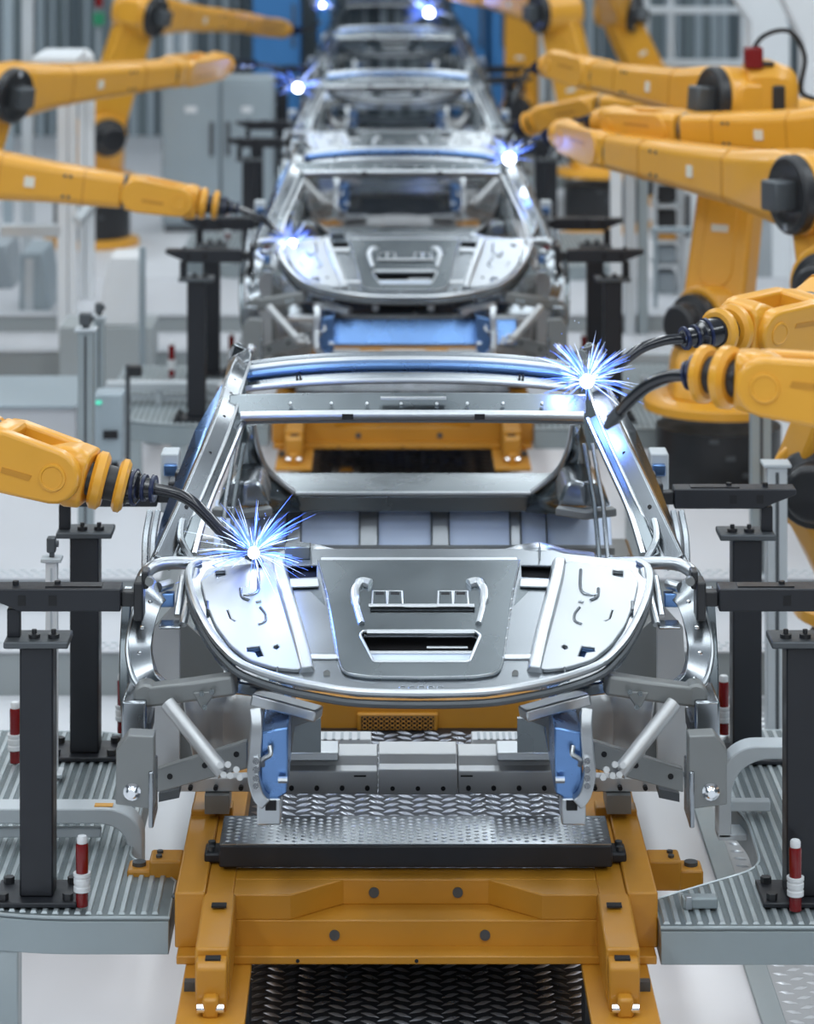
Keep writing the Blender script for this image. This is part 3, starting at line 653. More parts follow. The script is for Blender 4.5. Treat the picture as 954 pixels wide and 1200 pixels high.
# ================================================================== CARRIAGE
def make_carriage():
    r=empty('carriage',(0,9.4,0),'L','carriage','orange carriages on the track')
    for s in (-1,1):
        X=lambda a:s*a
        mb().box((X(.645),8.60,.235),(X(.738),10.75,.405)).build('side_rail','orange',r,bevel=.006)
        mb().prism([(X(.56),8.60,.235),(X(.56),8.60,.395),(X(.56),10.75,.395),(X(.56),10.75,.235)],(s*.085,0,0)).build('inner_rail','orange',r,bevel=.005)
        # forward arm with its foot
        mb().prism([(X(.552),8.62,.215),(X(.552),8.62,.398),(X(.552),8.33,.375),(X(.552),8.25,.372),(X(.552),8.25,.215)],(s*.10,0,0)).build('forward_arm','orange',r,bevel=.008)
        mb().prism([(X(.556),8.25,.21),(X(.556),8.25,.352),(X(.556),8.20,.352),(X(.556),8.185,.335),(X(.556),8.185,.21)],(s*.09,0,0)).build('arm_foot','orange',r,bevel=.006)
        mb().box((X(.575),8.205,.350),(X(.62),8.235,.358)).build('foot_slot','hole',r)
        mb().box((X(.578),8.14,.208),(X(.624),8.19,.268)).build('foot_catch','orange',r,bevel=.010)
        mb().cyl((X(.562),8.155,.235),(X(.640),8.155,.235),.014,12).build('catch_pin','chrome',r)
        mb().box((X(.575),8.50,.396),(X(.62),8.53,.4015)).build('arm_slot','hole',r)
        mb().box((X(.50),8.06,.19),(X(.70),8.66,.212)).build('base_flange','orange',r,bevel=.004)
        mb().box((X(.50),8.70,.213),(X(.740),10.75,.236)).build('side_flange','orange',r,bevel=.004)
        mb().box((X(.46),8.63,.2),(X(.53),10.75,.212)).build('inner_flange','orange',r,bevel=.003)
        mb().box((X(.655),8.33,.205),(X(.69),8.36,.24)).build('flange_peg','dgrey',r)
        # stepped outrigger
        o=mb().box((X(.74),8.93,.285),(X(.845),9.04,.382)).build('outrigger','orange',r,bevel=.008)
        mb().box((X(.835),8.935,.285),(X(.915),9.035,.350)).build('outrigger_step','orange',o,bevel=.008)
        mb().cyl((X(.88),8.985,.349),(X(.88),8.985,.362),.022,14).build('outrigger_bolt','dgrey',o)
        for y in (8.965,9.005): mb().cyl((X(.815),y,.381),(X(.815),y,.39),.010,10).build('outrigger_bolt','dgrey',o)
        # bar brackets, rest blocks, wheels
        q=mb().box((X(.585),8.86,.40),(X(.665),8.96,.432)).build('bar_bracket','post',r,bevel=.008)
        for y in (8.885,8.935): mb().cyl((X(.645),y,.431),(X(.645),y,.445),.012,10).build('bracket_bolt','dgrey',q)
        mb().box((X(.655),9.28,.40),(X(.735),9.36,.425)).build('rest_block','orange',r,bevel=.005)
        mb().box((X(.60),9.30,.39),(X(.66),9.38,.425)).build('rest_block','orange',r,bevel=.005)
        mb().box((X(.50),9.55,.21),(X(.57),9.60,.30)).build('lever','post',r,bevel=.005)
        mb().box((X(.43),9.50,.212),(X(.50),9.54,.25)).build('sensor_block','dgrey',r,bevel=.004)
        for y in (8.45,9.6,10.6):
            mb().cyl((X(.50),y,.095),(X(.56),y,.095),.095,20).build('wheel','rubber',r)
            mb().box((X(.51),y-.03,.095),(X(.55),y+.03,.2)).build('wheel_fork','dgrey',r)
    # lip and front beam with the lowered middle
    mb().box((-.728,8.53,.212),(.728,8.70,.238)).build('front_lip','orange',r,bevel=.004)
    b=mb().box((-.56,8.61,.235),(.56,8.84,.317)).box((-.56,8.738,.316),(.56,8.84,.395))
    for s in (-1,1): b.prism([(s*.56,8.612,.316),(s*.385,8.612,.316),(s*.222,8.74,.316),(s*.56,8.74,.316)],(0,0,.0787))
    b.build('front_beam','orange',r,bevel=.004)
    for x,z,y in ((-.25,.272,8.61),(.21,.272,8.61),(-.13,.355,8.738),(.13,.355,8.738)):
        mb().cyl((x,y,z),(x,y-.006,z),.016,14).build('beam_bolt','dgrey',r)
    b=mb().cyl((-.36,8.528,.224),(-.36,8.536,.224),.006,8).cyl((.0,8.528,.224),(.0,8.536,.224),.006,8); b.build('lip_holes','hole',r)
    # chequered cross bar
    cb=mb().box((-.615,8.80,.408),(.615,9.06,.478)).build('cross_bar','post',r,bevel=.006)
    tp=mb().box((-.612,8.803,.478),(.612,9.057,.482)).build('bar_tread','steel',cb)
    lozenges(mb(),-.60,.60,8.81,9.05,.482,.026,.03,.010,.005,.003,ang=.0).build('tread_studs','steel_hi',cb,ang=60)
    # rear beam with honeycomb vent
    mb().box((-.56,10.5,.235),(.56,10.62,.418)).build('rear_beam','orange',r,bevel=.006)
    vz0=.235; 
    vb=mb().box((-.20,10.47,.31),(.10,10.5,.375)).build('vent_box','orange',r,bevel=.006)
    mb().box((-.185,10.464,.317),(.085,10.472,.366)).build('vent_recess','hole',vb)
    b=mb()
    for i in range(13):
        for j in range(3):
            x=-.172+i*.0205; z=.326+j*.0155
            b.tube([(x+.0085*math.cos(k*math.pi/3),10.463,z+.0075*math.sin(k*math.pi/3)) for k in range(6)],.0016,4,closed=True)
    b.build('vent_honeycomb','orange',vb)
    for x0,x1 in ((-.45,-.145),(.21,.45)):
        t=mb().box((x0,9.93,.318),(x1,10.02,.452)).build('white_tray','white',r,bevel=.004)
        b=mb()
        for i in range(9): b.box((x0+.02+i*(x1-x0-.04)/9,9.925,.452),(x0+.03+i*(x1-x0-.04)/9,10.0,.455))
        b.build('tray_ribs','lgrey',t)
    dp=mb().box((-.56,8.87,.29),(.56,10.5,.313)).build('tread_deck','belt',r)
    lozenges(mb(),-.55,.55,8.9,10.48,.313,.05,.058,.034,.009,.006,ang=.55).build('tread_pattern','tread',dp,ang=60)
    return r
car_a=make_carriage(); car_a.location.x=-.012; car_a['label']='orange carriage at the front carrying the nearest car body, black chequered cross bar on top'
dup(car_a,(0,P,0),'orange carriage under the second car body, framed by the nearest car')
dup(car_a,(0,SH[2],0),'orange carriage under the third car body, almost hidden by the second car')
# small lit plate on the track
e=empty('track_sensor',WZ(407,553,0),'small silver sensor plate with an orange lens on the track, behind the nearest car','sensor')
p=WZ(390,557,0); q=WZ(422,550,0)
mb().box((p.x,p.y,0),(q.x,q.y,.014)).build('plate','steel_hi',e,bevel=.004)
mb().box((p.x+.04,p.y+.01,.014),(q.x-.04,p.y+.06,.034)).build('lens','orange',e,bevel=.006)

# ================================================================== SIDE STATIONS
def deck(name,poly,z,t,label,yribs=True):
    """ribbed platform: outline poly (x,y)"""
    c=V((sum(p[0] for p in poly)/len(poly),sum(p[1] for p in poly)/len(poly),-.1))
    e=empty(name,c,label,'platform','ribbed platforms beside the line')
    mb().prism([(x,y,z-.012) for x,y in poly],(0,0,.012)).build('deck_plate','deckbase',e)
    mb().prism([(x,y,z-t) for x,y in poly],(0,0,t-.013)).build('deck_skirt','deckside',e,bevel=.003)
    edge=[V((x,y,z-.002)) for x,y in poly]; mb().tube(edge,.005,6,closed=True).build('deck_edge','deck',e)
    b=mb(); xs=[p[0] for p in poly]; x=min(xs)+.02
    while x<max(xs)-.02:
        cut=[]
        for i in range(len(poly)):
            (ax_,ay),(bx,by)=poly[i],poly[(i+1)%len(poly)]
            if (ax_<=x)!=(bx<=x): cut.append(ay+(by-ay)*(x-ax_)/(bx-ax_))
        cut.sort()
        for a,d in zip(cut[::2],cut[1::2]):
            a+=.022; d-=.022
            if d-a>.03:
                w=.010; h=.007
                b.add([(x-w,a,z),(x+w,a,z),(x+w,d,z),(x-w,d,z),(x-w*.6,a+.004,z+h),(x+w*.6,a+.004,z+h),(x+w*.6,d-.004,z+h),(x-w*.6,d-.004,z+h)],
                      [(4,5,6,7),(0,1,5,4),(1,2,6,5),(2,3,7,6),(3,0,4,7)])
        x+=.034
    b.build('deck_ribs','deck',e)
    ys=[p[1] for p in poly]
    sx=1 if c.x>0 else -1
    for lx,ly in ((1.28,min(ys)+.10),(1.28,max(ys)-.25),(1.55,min(ys)+.25),(1.55,max(ys)-.25)):
        mb().box((sx*lx-.045,ly-.045,-.1),(sx*lx+.045,ly+.045,z-t)).build('leg','deckside',e,bevel=.006)
    return e
ZD=.33
def outline(s,off=0):
    if s<0:
        p=[(-1.75,9.0),(-1.62,8.78),(-1.42,8.66),(-1.15,8.60),(-.768,8.60),(-.768,8.90),(-.80,8.955),(-.935,9.12),(-.935,9.95),(-.955,10.25),(-1.10,10.40),(-1.75,10.42)]
        return rpoly(p,[.1,.1,.1,.1,.0,.0,.06,.04,.05,.1,.1,0],4)
    p=[(1.75,8.52),(.727,8.52),(.727,8.74),(.80,8.80),(1.10,9.02),(1.11,9.45),(1.06,9.75),(1.06,10.15),(1.18,10.42),(1.75,10.42)]
    return rpoly(p,[0,0,0,.08,.10,.06,.05,.1,.1,0],4)
def make_lamp():
    e=empty('warning_lamp',(0,0,0),'L','lamp','red warning lamps on the platforms')
    mb().lathe((0,0,0),(0,0,1),[(.004,0),(.019,.004),(.019,.05)],18).build('lamp_base','red',e)
    mb().lathe((0,0,.05),(0,0,1),[(.018,0),(.026,.0),(.026,.014),(.024,.016),(.024,.022),(.026,.024),(.026,.038),(.024,.040),(.024,.045),(.027,.047),(.027,.056),(.018,.056)],20).build('collar','white',e)
    mb().lathe((0,0,.105),(0,0,1),[(.019,0),(.0195,.085),(.017,.092)],18).build('lamp_lens','red',e)
    mb().lathe((0,0,.197),(0,0,1),[(.016,0),(.0165,.016),(.013,.022),(.001,.023)],18).build('lamp_cap','white',e)
    return e
lamp0=make_lamp(); used=[False]
def lamp(x,y,z,label):
    if not used[0]: used[0]=True; lamp0.location=(x,y,z); lamp0['label']=label; return lamp0
    return dup(lamp0,V((x,y,z))-V(lamp0.location),label)
def make_fixture(s):
    """post with clamp arm; s=-1 left, 1 right; built with its post at y = 8.75"""
    y=8.75; x=s*1.185
    e=empty('clamp_stand',(x,y,ZD+.008),'L','clamp stand','clamp stands along the line')
    mb().box((x-.13,y-.10,ZD+.008),(x+.13,y+.10,ZD+.024)).build('base_plate','post',e,bevel=.004)
    for i in (-1,1):
        for j in (-1,1): mb().cyl((x+i*.10,y+j*.07,ZD+.024),(x+i*.10,y+j*.07,ZD+.044),.017,6).build('base_bolt','black',e)
    mb().box((x-.052,y-.052,ZD+.024),(x+.052,y+.052,1.125)).build('column','post',e,bevel=.006)
    mb().prism([(x-.10,y-.07,1.125),(x+.10,y-.07,1.125),(x+.10,y+.07,1.125),(x-.10,y+.07,1.125)],(0,0,.022)).build('head_plate','dgrey',e,bevel=.005)
    for i in (-1,1): mb().lathe((x+i*.03-s*.02,y-.02,1.147),(0,0,1),[(.018,0),(.018,.012),(.008,.014),(.008,.026),(.001,.027)],10).build('head_bolt','black',e)
    xr=x+s*.075
    mb().box((xr-.02,y-.02,1.147),(xr+.02,y+.02,1.235)).build('riser','post',e,bevel=.003)
    a=s*.925; c=s*1.36
    arm=mb().prism([(a,y-.05,1.235),(a,y-.05,1.305),(c,y-.05,1.305),(c,y-.05,1.285),(c-s*.09,y-.05,1.25),(c-s*.12,y-.05,1.235)],(0,.09,0)).build('arm','post',e,bevel=.004)
    mb().box((a+s*.06,y-.03,1.305),(c-s*.2,y+.02,1.309)).build('arm_top_groove','black',arm)
    for t in (.21,.305): mb().box((s*(.925+t)-.012,y-.0525,1.255),(s*(.925+t)+.012,y-.049,1.285)).build('arm_slot','hole',arm)
    for t in (.2,.33): mb().cyl((s*(.925+t),y,1.305),(s*(.925+t),y,1.318),.010,10).build('arm_bolt','black',arm)
    mb().box((s*.875,y-.03,1.245),(a,y+.02,1.29)).build('clamp_neck','black',e,bevel=.004)
    mb().box((s*.855,y-.05,1.205),(s*.885,y+.04,1.325)).build('clamp_jaw','black',e,bevel=.006)
    mb().box((s*.84,y-.035,1.30),(s*.862,y+.03,1.355)).build('clamp_finger','black',e,bevel=.005)
    mb().cyl((s*.835,y-.06,1.33),(s*.835,y-.035,1.33),.014,10).build('clamp_screw','steel_dull',e)
    return e
def make_hoop(s):
    Y=9.45 if s>0 else 9.2
    e=empty('guard_hoop',(s*1.0,Y,ZD),'L','guard','bent guard rails on the platforms')
    if s>0: o=[(1.01,.27),(1.01,.47),(1.05,.545),(1.11,.58),(1.75,.58),(1.75,.535),(1.15,.535),(1.085,.50),(1.055,.44),(1.055,.27)]
    else: o=[(.90,.20),(.90,.375),(.93,.425),(.99,.455),(1.75,.455),(1.75,.405),(1.02,.405),(.975,.385),(.95,.345),(.95,.20)]
    mb().prism([(s*x,Y,z) for x,z in rpoly(o,[0,.05,.05,.05,0,0,.04,.04,.04,0],4)],(0,.10,0)).build('bent_bar','lgrey',e,bevel=.005)
    if s>0:
        mb().box((1.01,Y,.262),(1.13,Y+.10,.285)).build('foot','lgrey',e,bevel=.004)
        mb().box((1.05,Y+.03,.35),(1.19,Y+.07,.385)).build('lower_bar','lgrey',e,bevel=.004)
    else:
        mb().box((-1.06,Y+.02,.455),(-1.0,Y+.05,.458)).build('yellow_tape','yellow',e)
        mb().box((-1.75,Y+.03,ZD+.02),(-1.04,Y+.06,ZD+.05)).build('lower_bar','lgrey',e,bevel=.004)
    mb().box((s*1.42,Y+.01,ZD-.01),(s*1.46,Y+.09,.44)).build('stay','lgrey',e,bevel=.004)
    return e
SN=('nearest','second','third','fourth')
side={-1:'left',1:'right'}
fx={s:make_fixture(s) for s in (-1,1)}; hp={s:make_hoop(s) for s in (-1,1)}
FY={-1:(8.75,10.13),1:(8.75,10.10)}
for k in range(4):
    for s in (-1,1):
        sd=side[s]
        d=deck('ribbed_platform',[(x,y+SH[k]) for x,y in outline(s)],ZD,.115,'%s grey ribbed platform %s of the %s car body'%(('low','galvanised')[s>0],sd,SN[k]))
        for j in (0,1):
            lab='dark clamp stand %s of the %s car body, %s of its pair'%(sd,SN[k],('front','rear')[j])
            if k==0 and j==0: fx[s]['label']=lab
            else: dup(fx[s],(0,SH[k]+(FY[s][j]-8.75),0),lab)
        if k<2:
            lab='bent grey guard rail on the %s platform beside the %s car body'%(sd,SN[k])
            if k==0: hp[s]['label']=lab
            else: dup(hp[s],(0,P*k,0),lab)
    if k<3:
        y=SH[k]
        lamp(-1.04,8.665+y,ZD+.007,'red warning lamp at the front edge of the left platform by the %s car'%SN[k])
        lamp(-1.425,10.02+y,ZD+.007,'red warning lamp behind the front clamp stand, left of the %s car'%SN[k])
        lamp(-1.075,10.36+y,ZD+.007,'red warning lamp close to the body at the rear left of the %s car'%SN[k])
        lamp(1.15,8.63+y,ZD+.007,'red warning lamp at the front edge of the right platform by the %s car'%SN[k])
        lamp(1.135,10.34+y,ZD+.007,'red warning lamp at the rear of the right platform by the %s car'%SN[k])
# small fittings on the front platforms
def fitting(name,label,x,y,bx,m='lgrey'):
    e=empty(name,(x,y,ZD+.007),label,'fitting')
    mb().box((x-bx[0]/2,y-bx[1]/2,ZD+.007),(x+bx[0]/2,y+bx[1]/2,ZD+.007+bx[2])).build('block',m,e,bevel=.006)
    mb().box((x-bx[0]/2+.01,y-bx[1]/2-.004,ZD+.007),(x-bx[0]/2+.03,y-bx[1]/2+.01,ZD+.012+bx[2])).build('clip','steel_hi',e,bevel=.002)
    return e
fitting('stop_block','small grey stop block on the front right ribbed platform',.86,8.665,(.11,.045,.035),'deckside')
fitting('stop_block','small dull red stop block on the front left platform beside the carriage',-.72,8.74,(.10,.03,.012),'dgrey')
o=mb().box((W(62,0,9.85).x,9.84,.452),(W(83,0,9.7).x,9.87,.456)).build('yellow_strip','yellow',None); 
bpy.data.objects.remove(o)
# ================================================================== ROBOTS
def hull2(a,b,ra,rb,n=10):
    """2-D outline around two circles"""
    a=V((a[0],a[1])); b=V((b[0],b[1])); d=b-a; L=d.length; th=math.atan2(d.y,d.x); ph=math.acos(max(-1,min(1,(ra-rb)/L)))
    out=[]
    for i in range(n+1):
        t=th+ph+(2*math.pi-2*ph)*i/n; out.append((a.x+ra*math.cos(t),a.y+ra*math.sin(t)))
    for i in range(n+1):
        t=th-ph+2*ph*i/n; out.append((b.x+rb*math.cos(t),b.y+rb*math.sin(t)))
    return out
def octs(c,u,w,a,b,ch=.32):
    p=[(-a,-b*(1-ch)),(-a*(1-ch),-b),(a*(1-ch),-b),(a,-b*(1-ch)),(a,b*(1-ch)),(a*(1-ch),b),(-a*(1-ch),b),(-a,b*(1-ch))]
    return [c+u*x+w*y for x,y in p]
def robot(label,base,shoulder,elbow,wrist,hand,flange,path,sc=1.0,motor=True,cable=False,flat=False,basez=-.1,sax=None,ztop=None):
    """world points: base xy, shoulder, elbow, wrist (seam where the hand begins), hand (end of the hand), flange, torch path"""
    B=V((base[0],base[1],basez)); S_,E,Wr,Hn,Fl=[V(p) for p in (shoulder,elbow,wrist,hand,flange)]
    r=empty('welding_robot',B,label,'robot','yellow welding robots')
    # base
    zt=ztop or max(.45,min(.75,S_.z-.42))
    mb().lathe(B,(0,0,1),[(.42*sc,0),(.42*sc,.06),(.36*sc,.075),(.30*sc,.08)],36).build('base_ring','yellow',r,bevel=.005)
    dr=mb().lathe(B+V((0,0,.08)),(0,0,1),[(.34*sc,0),(.34*sc,zt-.1)],36).build('pedestal','black',r)
    mb().lathe(V((B.x,B.y,zt-.03)),(0,0,1),[(.34*sc,0),(.41*sc,.0),(.41*sc,.05),(.36*sc,.07),(.30*sc,.075)],36).build('turret_ring','yellow',r,bevel=.005)
    for i in range(3): mb().box((B.x-.05+.09*i-.04,B.y-.345*sc,zt-.16-.09*i),(B.x+.09*i-.04,B.y-.33*sc,zt-.135-.09*i)).build('vent','dgrey',dr)
    d=(E-S_); axd=Wr-E; n=d.cross(axd)
    if n.length<1e-3: n=V((0,1,0))
    n.normalize()
    if n.y>0: n=-n
    n=V((n.x*.6,min(n.y,-.9),n.z*.3)).normalized()
    g1=(Wr-E).normalized(); nE=(n-g1*n.dot(g1)).normalized(); nS=V(sax).normalized() if sax else n
    # turret body: from the ring up to the shoulder
    top=V((B.x,B.y,zt+.04)); u=V((1,0,0)); w=V((0,1,0))
    m1=top.lerp(S_,.5)
    mb().loft([octs(top,u,w,.27*sc,.25*sc),octs(m1,u,w,.24*sc,.22*sc),octs(S_+V((0,0,-.08)),u,w,.18*sc,.19*sc),octs(S_+V((0,0,.10)),u,w,.13*sc,.16*sc)]).build('turret','yellow',r,bevel=.02,seg=3)
    mb().lathe(S_,nS,[(.20*sc,-.16*sc),(.20*sc,.13*sc)],28).build('shoulder_joint','yellow',r,bevel=.015,seg=3)
    sm=mb().lathe(S_+nS*.13*sc,nS,[(.165*sc,0),(.165*sc,.06),(.12*sc,.08),(.12*sc,.15),(.10*sc,.17),(.001,.17)],28).build('shoulder_motor','black',r,bevel=.006)
    # lower arm: a plate with round ends in the arm plane
    e1=(d-n*d.dot(n)).normalized(); e2=n.cross(e1)
    L=(E-S_).dot(e1); kn_=d.dot(n)/L
    out=hull2((0,0),(L,0),.185*sc,.165*sc,12)
    arm=mb().prism([S_+e1*x+e2*y+n*(kn_*x)-n*.11*sc for x,y in out],n*.18*sc).build('lower_arm','yellow',r,bevel=.025,seg=3)
    inn=hull2((.28*sc,0),(L-.26*sc,0),.10*sc,.085*sc,8)
    mb().prism([S_+e1*x+e2*y+n*(kn_*x+.065*sc) for x,y in inn],n*.012).build('arm_rib','yellow',arm,bevel=.01)
    c=S_+e1*(L*.42)+n*(kn_*L*.42+.08*sc)
    mb().obox(c,e1*.02,e2*.05,n*.004).build('arm_plate','sticker',arm)
    # elbow
    eb=mb().lathe(E,nE,[(.15*sc,-.20*sc),(.19*sc,-.16*sc),(.19*sc,.14*sc)],30).build('elbow_housing','yellow',r,bevel=.015,seg=3)
    if motor:
        em=mb().lathe(E+nE*.145*sc,nE,[(.185*sc,0),(.185*sc,.05*sc),(.165*sc,.065*sc),(.14*sc,.05*sc),(.09*sc,.05*sc),(.001,.05*sc)],32).build('elbow_motor','black',r,bevel=.005)
        f1=g1; f2=nE.cross(f1)
        mb().obox(E+nE*.24*sc,f1*.07*sc,f2*.07*sc,nE*.06*sc).build('motor_block','dgrey',em,bevel=.012)
        mb().obox(E+nE*.20*sc+f2*.15*sc,f1*.018*sc,f2*.018*sc,nE*.012*sc).build('motor_stud','chrome',em)
        mb().obox(E+nE*.20*sc+f1*.15*sc,f1*.018*sc,f2*.018*sc,nE*.012*sc).build('motor_stud','chrome',em)
    # forearm
    g1=(Wr-E).normalized(); g3=n-g1*n.dot(g1); g3.normalize(); g2=g3.cross(g1)
    if g2.z<0: g2=-g2
    L2=(Wr-E).length
    A=lambda t,a,b,dz=0: octs(E+g1*(L2*t)+g2*dz*sc,g2,g3,a*sc,b*sc,.30)
    fa=mb().loft([A(-.10,.10,.10),A(-.03,.165,.13),A(.14,.175,.14),A(.34,.135,.125),A(.62,.112,.112),A(1.0,.095,.10)]).build('forearm','yellow',r,bevel=.014,seg=2,ang=25)
    for t,a,b in ((.36,.1345,.125),(.80,.1055,.1075)):
        mb().loft([A(t-.003,a+.0015,b+.0015),A(t+.003,a+.0015,b+.0015)]).build('forearm_seam','orange',fa)
    c=E+g1*(L2*.52)+g3*.121*sc
    mb().obox(c,g1*.03*sc,g2*.03*sc,g3*.003).build('rating_plate','sticker',fa)
    for t in (.70,.73):
        for q in (-1,1): mb().cyl(E+g1*(L2*t)+g3*.10*sc+g2*q*.06*sc,E+g1*(L2*t)+g3*.115*sc+g2*q*.06*sc,.010*sc,8).build('arm_bolt','dgrey',fa)
    mb().lathe(Wr-g1*.012,g1,[(.098*sc,0),(.098*sc,.024)],20).build('wrist_collar','dgrey',r)
    # hand: a fork of two rounded cheeks around a core
    h1=(Hn-Wr).normalized(); h3=n-h1*n.dot(h1); h3.normalize(); h2=h3.cross(h1); L3=(Hn-Wr).length
    mb().loft([octs(Wr+h1*.015,h2,h3,.097*sc,.104*sc,.3),octs(Wr+h1*L3*.22,h2,h3,.10*sc,.115*sc,.3),octs(Wr+h1*L3*.30,h2,h3,.095*sc,.115*sc,.3)]).build('hand_root','yellow',r,bevel=.01)
    for q in (-1,1):
        ol=hull2((L3*.22,0),(L3*.86,0),.098*sc,.085*sc,8)
        ck=mb().prism([Wr+h1*x+h2*y+h3*(q*.092*sc-.028*sc) for x,y in ol],h3*.056*sc).build('hand_cheek','yellow',r,bevel=.012,seg=3)
        cc=Wr+h1*L3*.86+h3*q*.12*sc
        mb().lathe(cc-h3*q*.002,h3*q,[(.045*sc,0),(.043*sc,.007),(.036*sc,.008),(.034*sc,.005),(.001,.005)],20).build('pivot_cover','yellow',ck)
        mb().prism([Wr+h1*(L3*t)+h2*(y*sc)+h3*q*.118*sc for t,y in ((.30,-.03),(.62,-.03),(.64,-.012),(.30,-.012))],h3*q*.004*sc).build('cheek_recess','orange',ck)
    core0=Wr+h1*L3*.62
    k1=(Fl-Hn).normalized(); k3=h3; k2=k3.cross(k1)
    mb().loft([octs(core0,h2,h3,.058*sc,.06*sc,.3),octs(Wr+h1*L3*.84,h2,h3,.088*sc,.062*sc,.3),octs(Hn+k1*.0,k2,k3,.098*sc,.08*sc,.3),octs(Hn+k1*.05*sc,k2,k3,.09*sc,.085*sc,.3)]).build('wrist_body','yellow',r,bevel=.012,seg=3)
    # flange rings and torch
    LF=max((Fl-Hn).length,.10)
    mb().lathe(Hn+k1*.055*sc,k1,[(.04*sc,0),(.076*sc,.0),(.092*sc,.012*sc),(.092*sc,.035*sc),(.076*sc,.047*sc),(.04*sc,.047*sc)],26).build('flange_ring','yellow',r)
    mb().lathe(Hn+k1*.03*sc,k1,[(.055*sc,0),(.055*sc,.15*sc)],20).build('flange_core','black',r)
    mb().lathe(Hn+k1*.135*sc,k1,[(.04*sc,0),(.072*sc,.0),(.085*sc,.010*sc),(.085*sc,.026*sc),(.072*sc,.036*sc),(.04*sc,.036*sc)],26).build('flange_ring','yellow',r)
    p0=Hn+k1*.16*sc; pts=[V(p) for p in path]
    k=(pts[0]-p0); kl=k.length; kn=k.normalized()
    mb().lathe(p0,kn,[(.055*sc,0),(.052*sc,kl*.45),(.036*sc,kl*.55),(.030*sc,kl)],18).build('torch_body','gloss_black',r,bevel=.003)
    for t in (.3,.62,.9): mb().lathe(p0+kn*kl*t,kn,[(.045*sc,0),(.059*sc if t<.5 else .043*sc,.0),(.059*sc if t<.5 else .043*sc,.010*sc),(.03*sc,.010*sc)],16).build('torch_clamp','cable_blue',r)
    neck=cr(pts,8)
    mb().tube([pts[0]-kn*.03]+neck,[.019*sc]*(len(neck)-2)+[.018*sc]*3,12).build('torch_neck','gloss_black',r)
    a=neck[-1]; dv=(neck[-1]-neck[-4]).normalized()
    mb().lathe(a,dv,[(.021*sc,0),(.021*sc,.045*sc),(.014*sc,.08*sc),(.010*sc,.10*sc)],14).build('nozzle','dgrey',r)
    if cable:
        hd=mb().loft([octs(E+V((x,0,.02)),V((0,0,1)),V((0,1,0)),a*sc,b*sc,.4) for x,a,b in ((.02,.20,.16),(.16,.21,.17),(.27,.17,.15),(.31,.12,.12))]).build('head_casing','yellow',r,bevel=.02,seg=3)
        mb().obox(E+V((.19,-.165,-.02)),(.035,0,0),(0,.02,0),(0,0,.12)).build('head_slot','black',hd,bevel=.01)
        mb().obox(E+V((.10,-.10,.215)),(.07,0,0),(0,.04,0),(0,0,.012)).build('head_slot','black',hd,bevel=.006)
    # supply hose looping along the hand
    if cable:
        q=E+g2*.19*sc
        mb().tube(cr([E+g2*.18*sc-g1*.05,q+V((.10,0,.16)),q+V((.26,0,.20)),E+V((.36,0,.25)),E+V((.34,0,.05)),E+V((.46,.05,-.02)),E+V((.44,.05,-.2)),E+V((.25,.05,-.3))],6),.014,8).build('cable','rubber',r)
        mb().obox(E+g2*.25*sc-g1*.12,(.05,0,0),(0,.05,0),(0,0,.06)).build('signal_cap','red',r,bevel=.01)
    return r
def R(*a): return W(*a)
robots=[]
# front left: reaches in from beyond the left edge
robot('yellow robot arm from the left edge, welding the nearest car beside its windscreen foot',
  (-2.75,9.2),(-2.62,9.2,.95),(-1.95,9.15,1.93),R(-14,526,9.05),R(88,556,9.0),R(130,566,9.0),
  [R(182,573,8.98),R(205,578,8.97),R(225,588,8.95),R(243,605,8.94),R(262,625,8.93),R(278,638,8.92)])
robot('yellow robot arm entering from the left edge, welding the second car at its front corner',
  (-3.6,16.5),(-3.45,16.45,.95),R(-75,196,16.4),R(146,224,16.3),R(222,236,16.3),R(250,240,16.3),
  [R(280,245,16.3),R(297,252,16.3),R(312,260,16.3),R(325,272,16.3),R(333,281,16.3)],motor=True)
robot('yellow robot with big black elbow disc at the upper left edge',
  (R(-85,0,18.8).x,18.9),(R(-62,0,18.8).x,18.8,.95),R(-8,107,18.6),R(195,86,20.3),R(255,76,21.6),R(276,76,22.0),
  [R(300,76,22.2),R(318,78,22.4),R(333,86,22.5),R(343,96,22.6)])
robot('topmost left yellow robot with small black elbow disc, blurred far behind',
  (R(105,0,26).x,26.2),R(118,158,26.0),R(163,15,26),R(282,26,28),R(326,33,29.5),R(340,36,29.8),
  [R(350,36,30),R(362,34,30.2),R(372,28,30.4)],sc=1.05)
# right side
robot('large yellow robot with big black elbow disc, welding the roof corner of the second car',
  (2.42,13.6),R(985,332,13.7),R(966,226,13.85),R(726,178,15.9),R(672,160,16.6),R(655,156,16.8),
  [R(640,160,16.9),R(628,162,16.95),R(617,170,17.0),R(606,181,17.0)],sc=1.06)
robot('yellow robot leaning in over the white cabinet, grey cable looping from its head',
  (1.71,15.37),R(838,376,15.5),R(868,118,15.8),R(708,90,17.6),R(655,76,18.4),R(640,78,18.6),
  [R(628,80,18.8),R(618,84,18.9),R(611,95,19.0),R(607,104,19.0)],sc=1.0,cable=True,sax=(-.75,-.6,0))
robot('yellow robot arm with forked hand, directly behind the large right robot',
  (2.9,14.9),(2.8,14.9,1.0),R(1010,158,14.9),R(806,151,15.6),R(718,142,16.2),R(690,142,16.5),
  [R(672,146,16.6),R(664,152,16.7),R(657,160,16.8),R(652,168,16.8)],sc=.92,motor=False)
robot('yellow robot arm squeezed between two others on the right, black tool at its tip',
  (3.1,18.3),(3.0,18.3,.95),R(985,150,18.3),R(706,127,18.9),R(640,138,19.2),R(618,146,19.3),
  [R(608,150,19.4),R(603,153,19.5),R(598,158,19.5),R(594,164,19.5)],sc=1.0,motor=False)
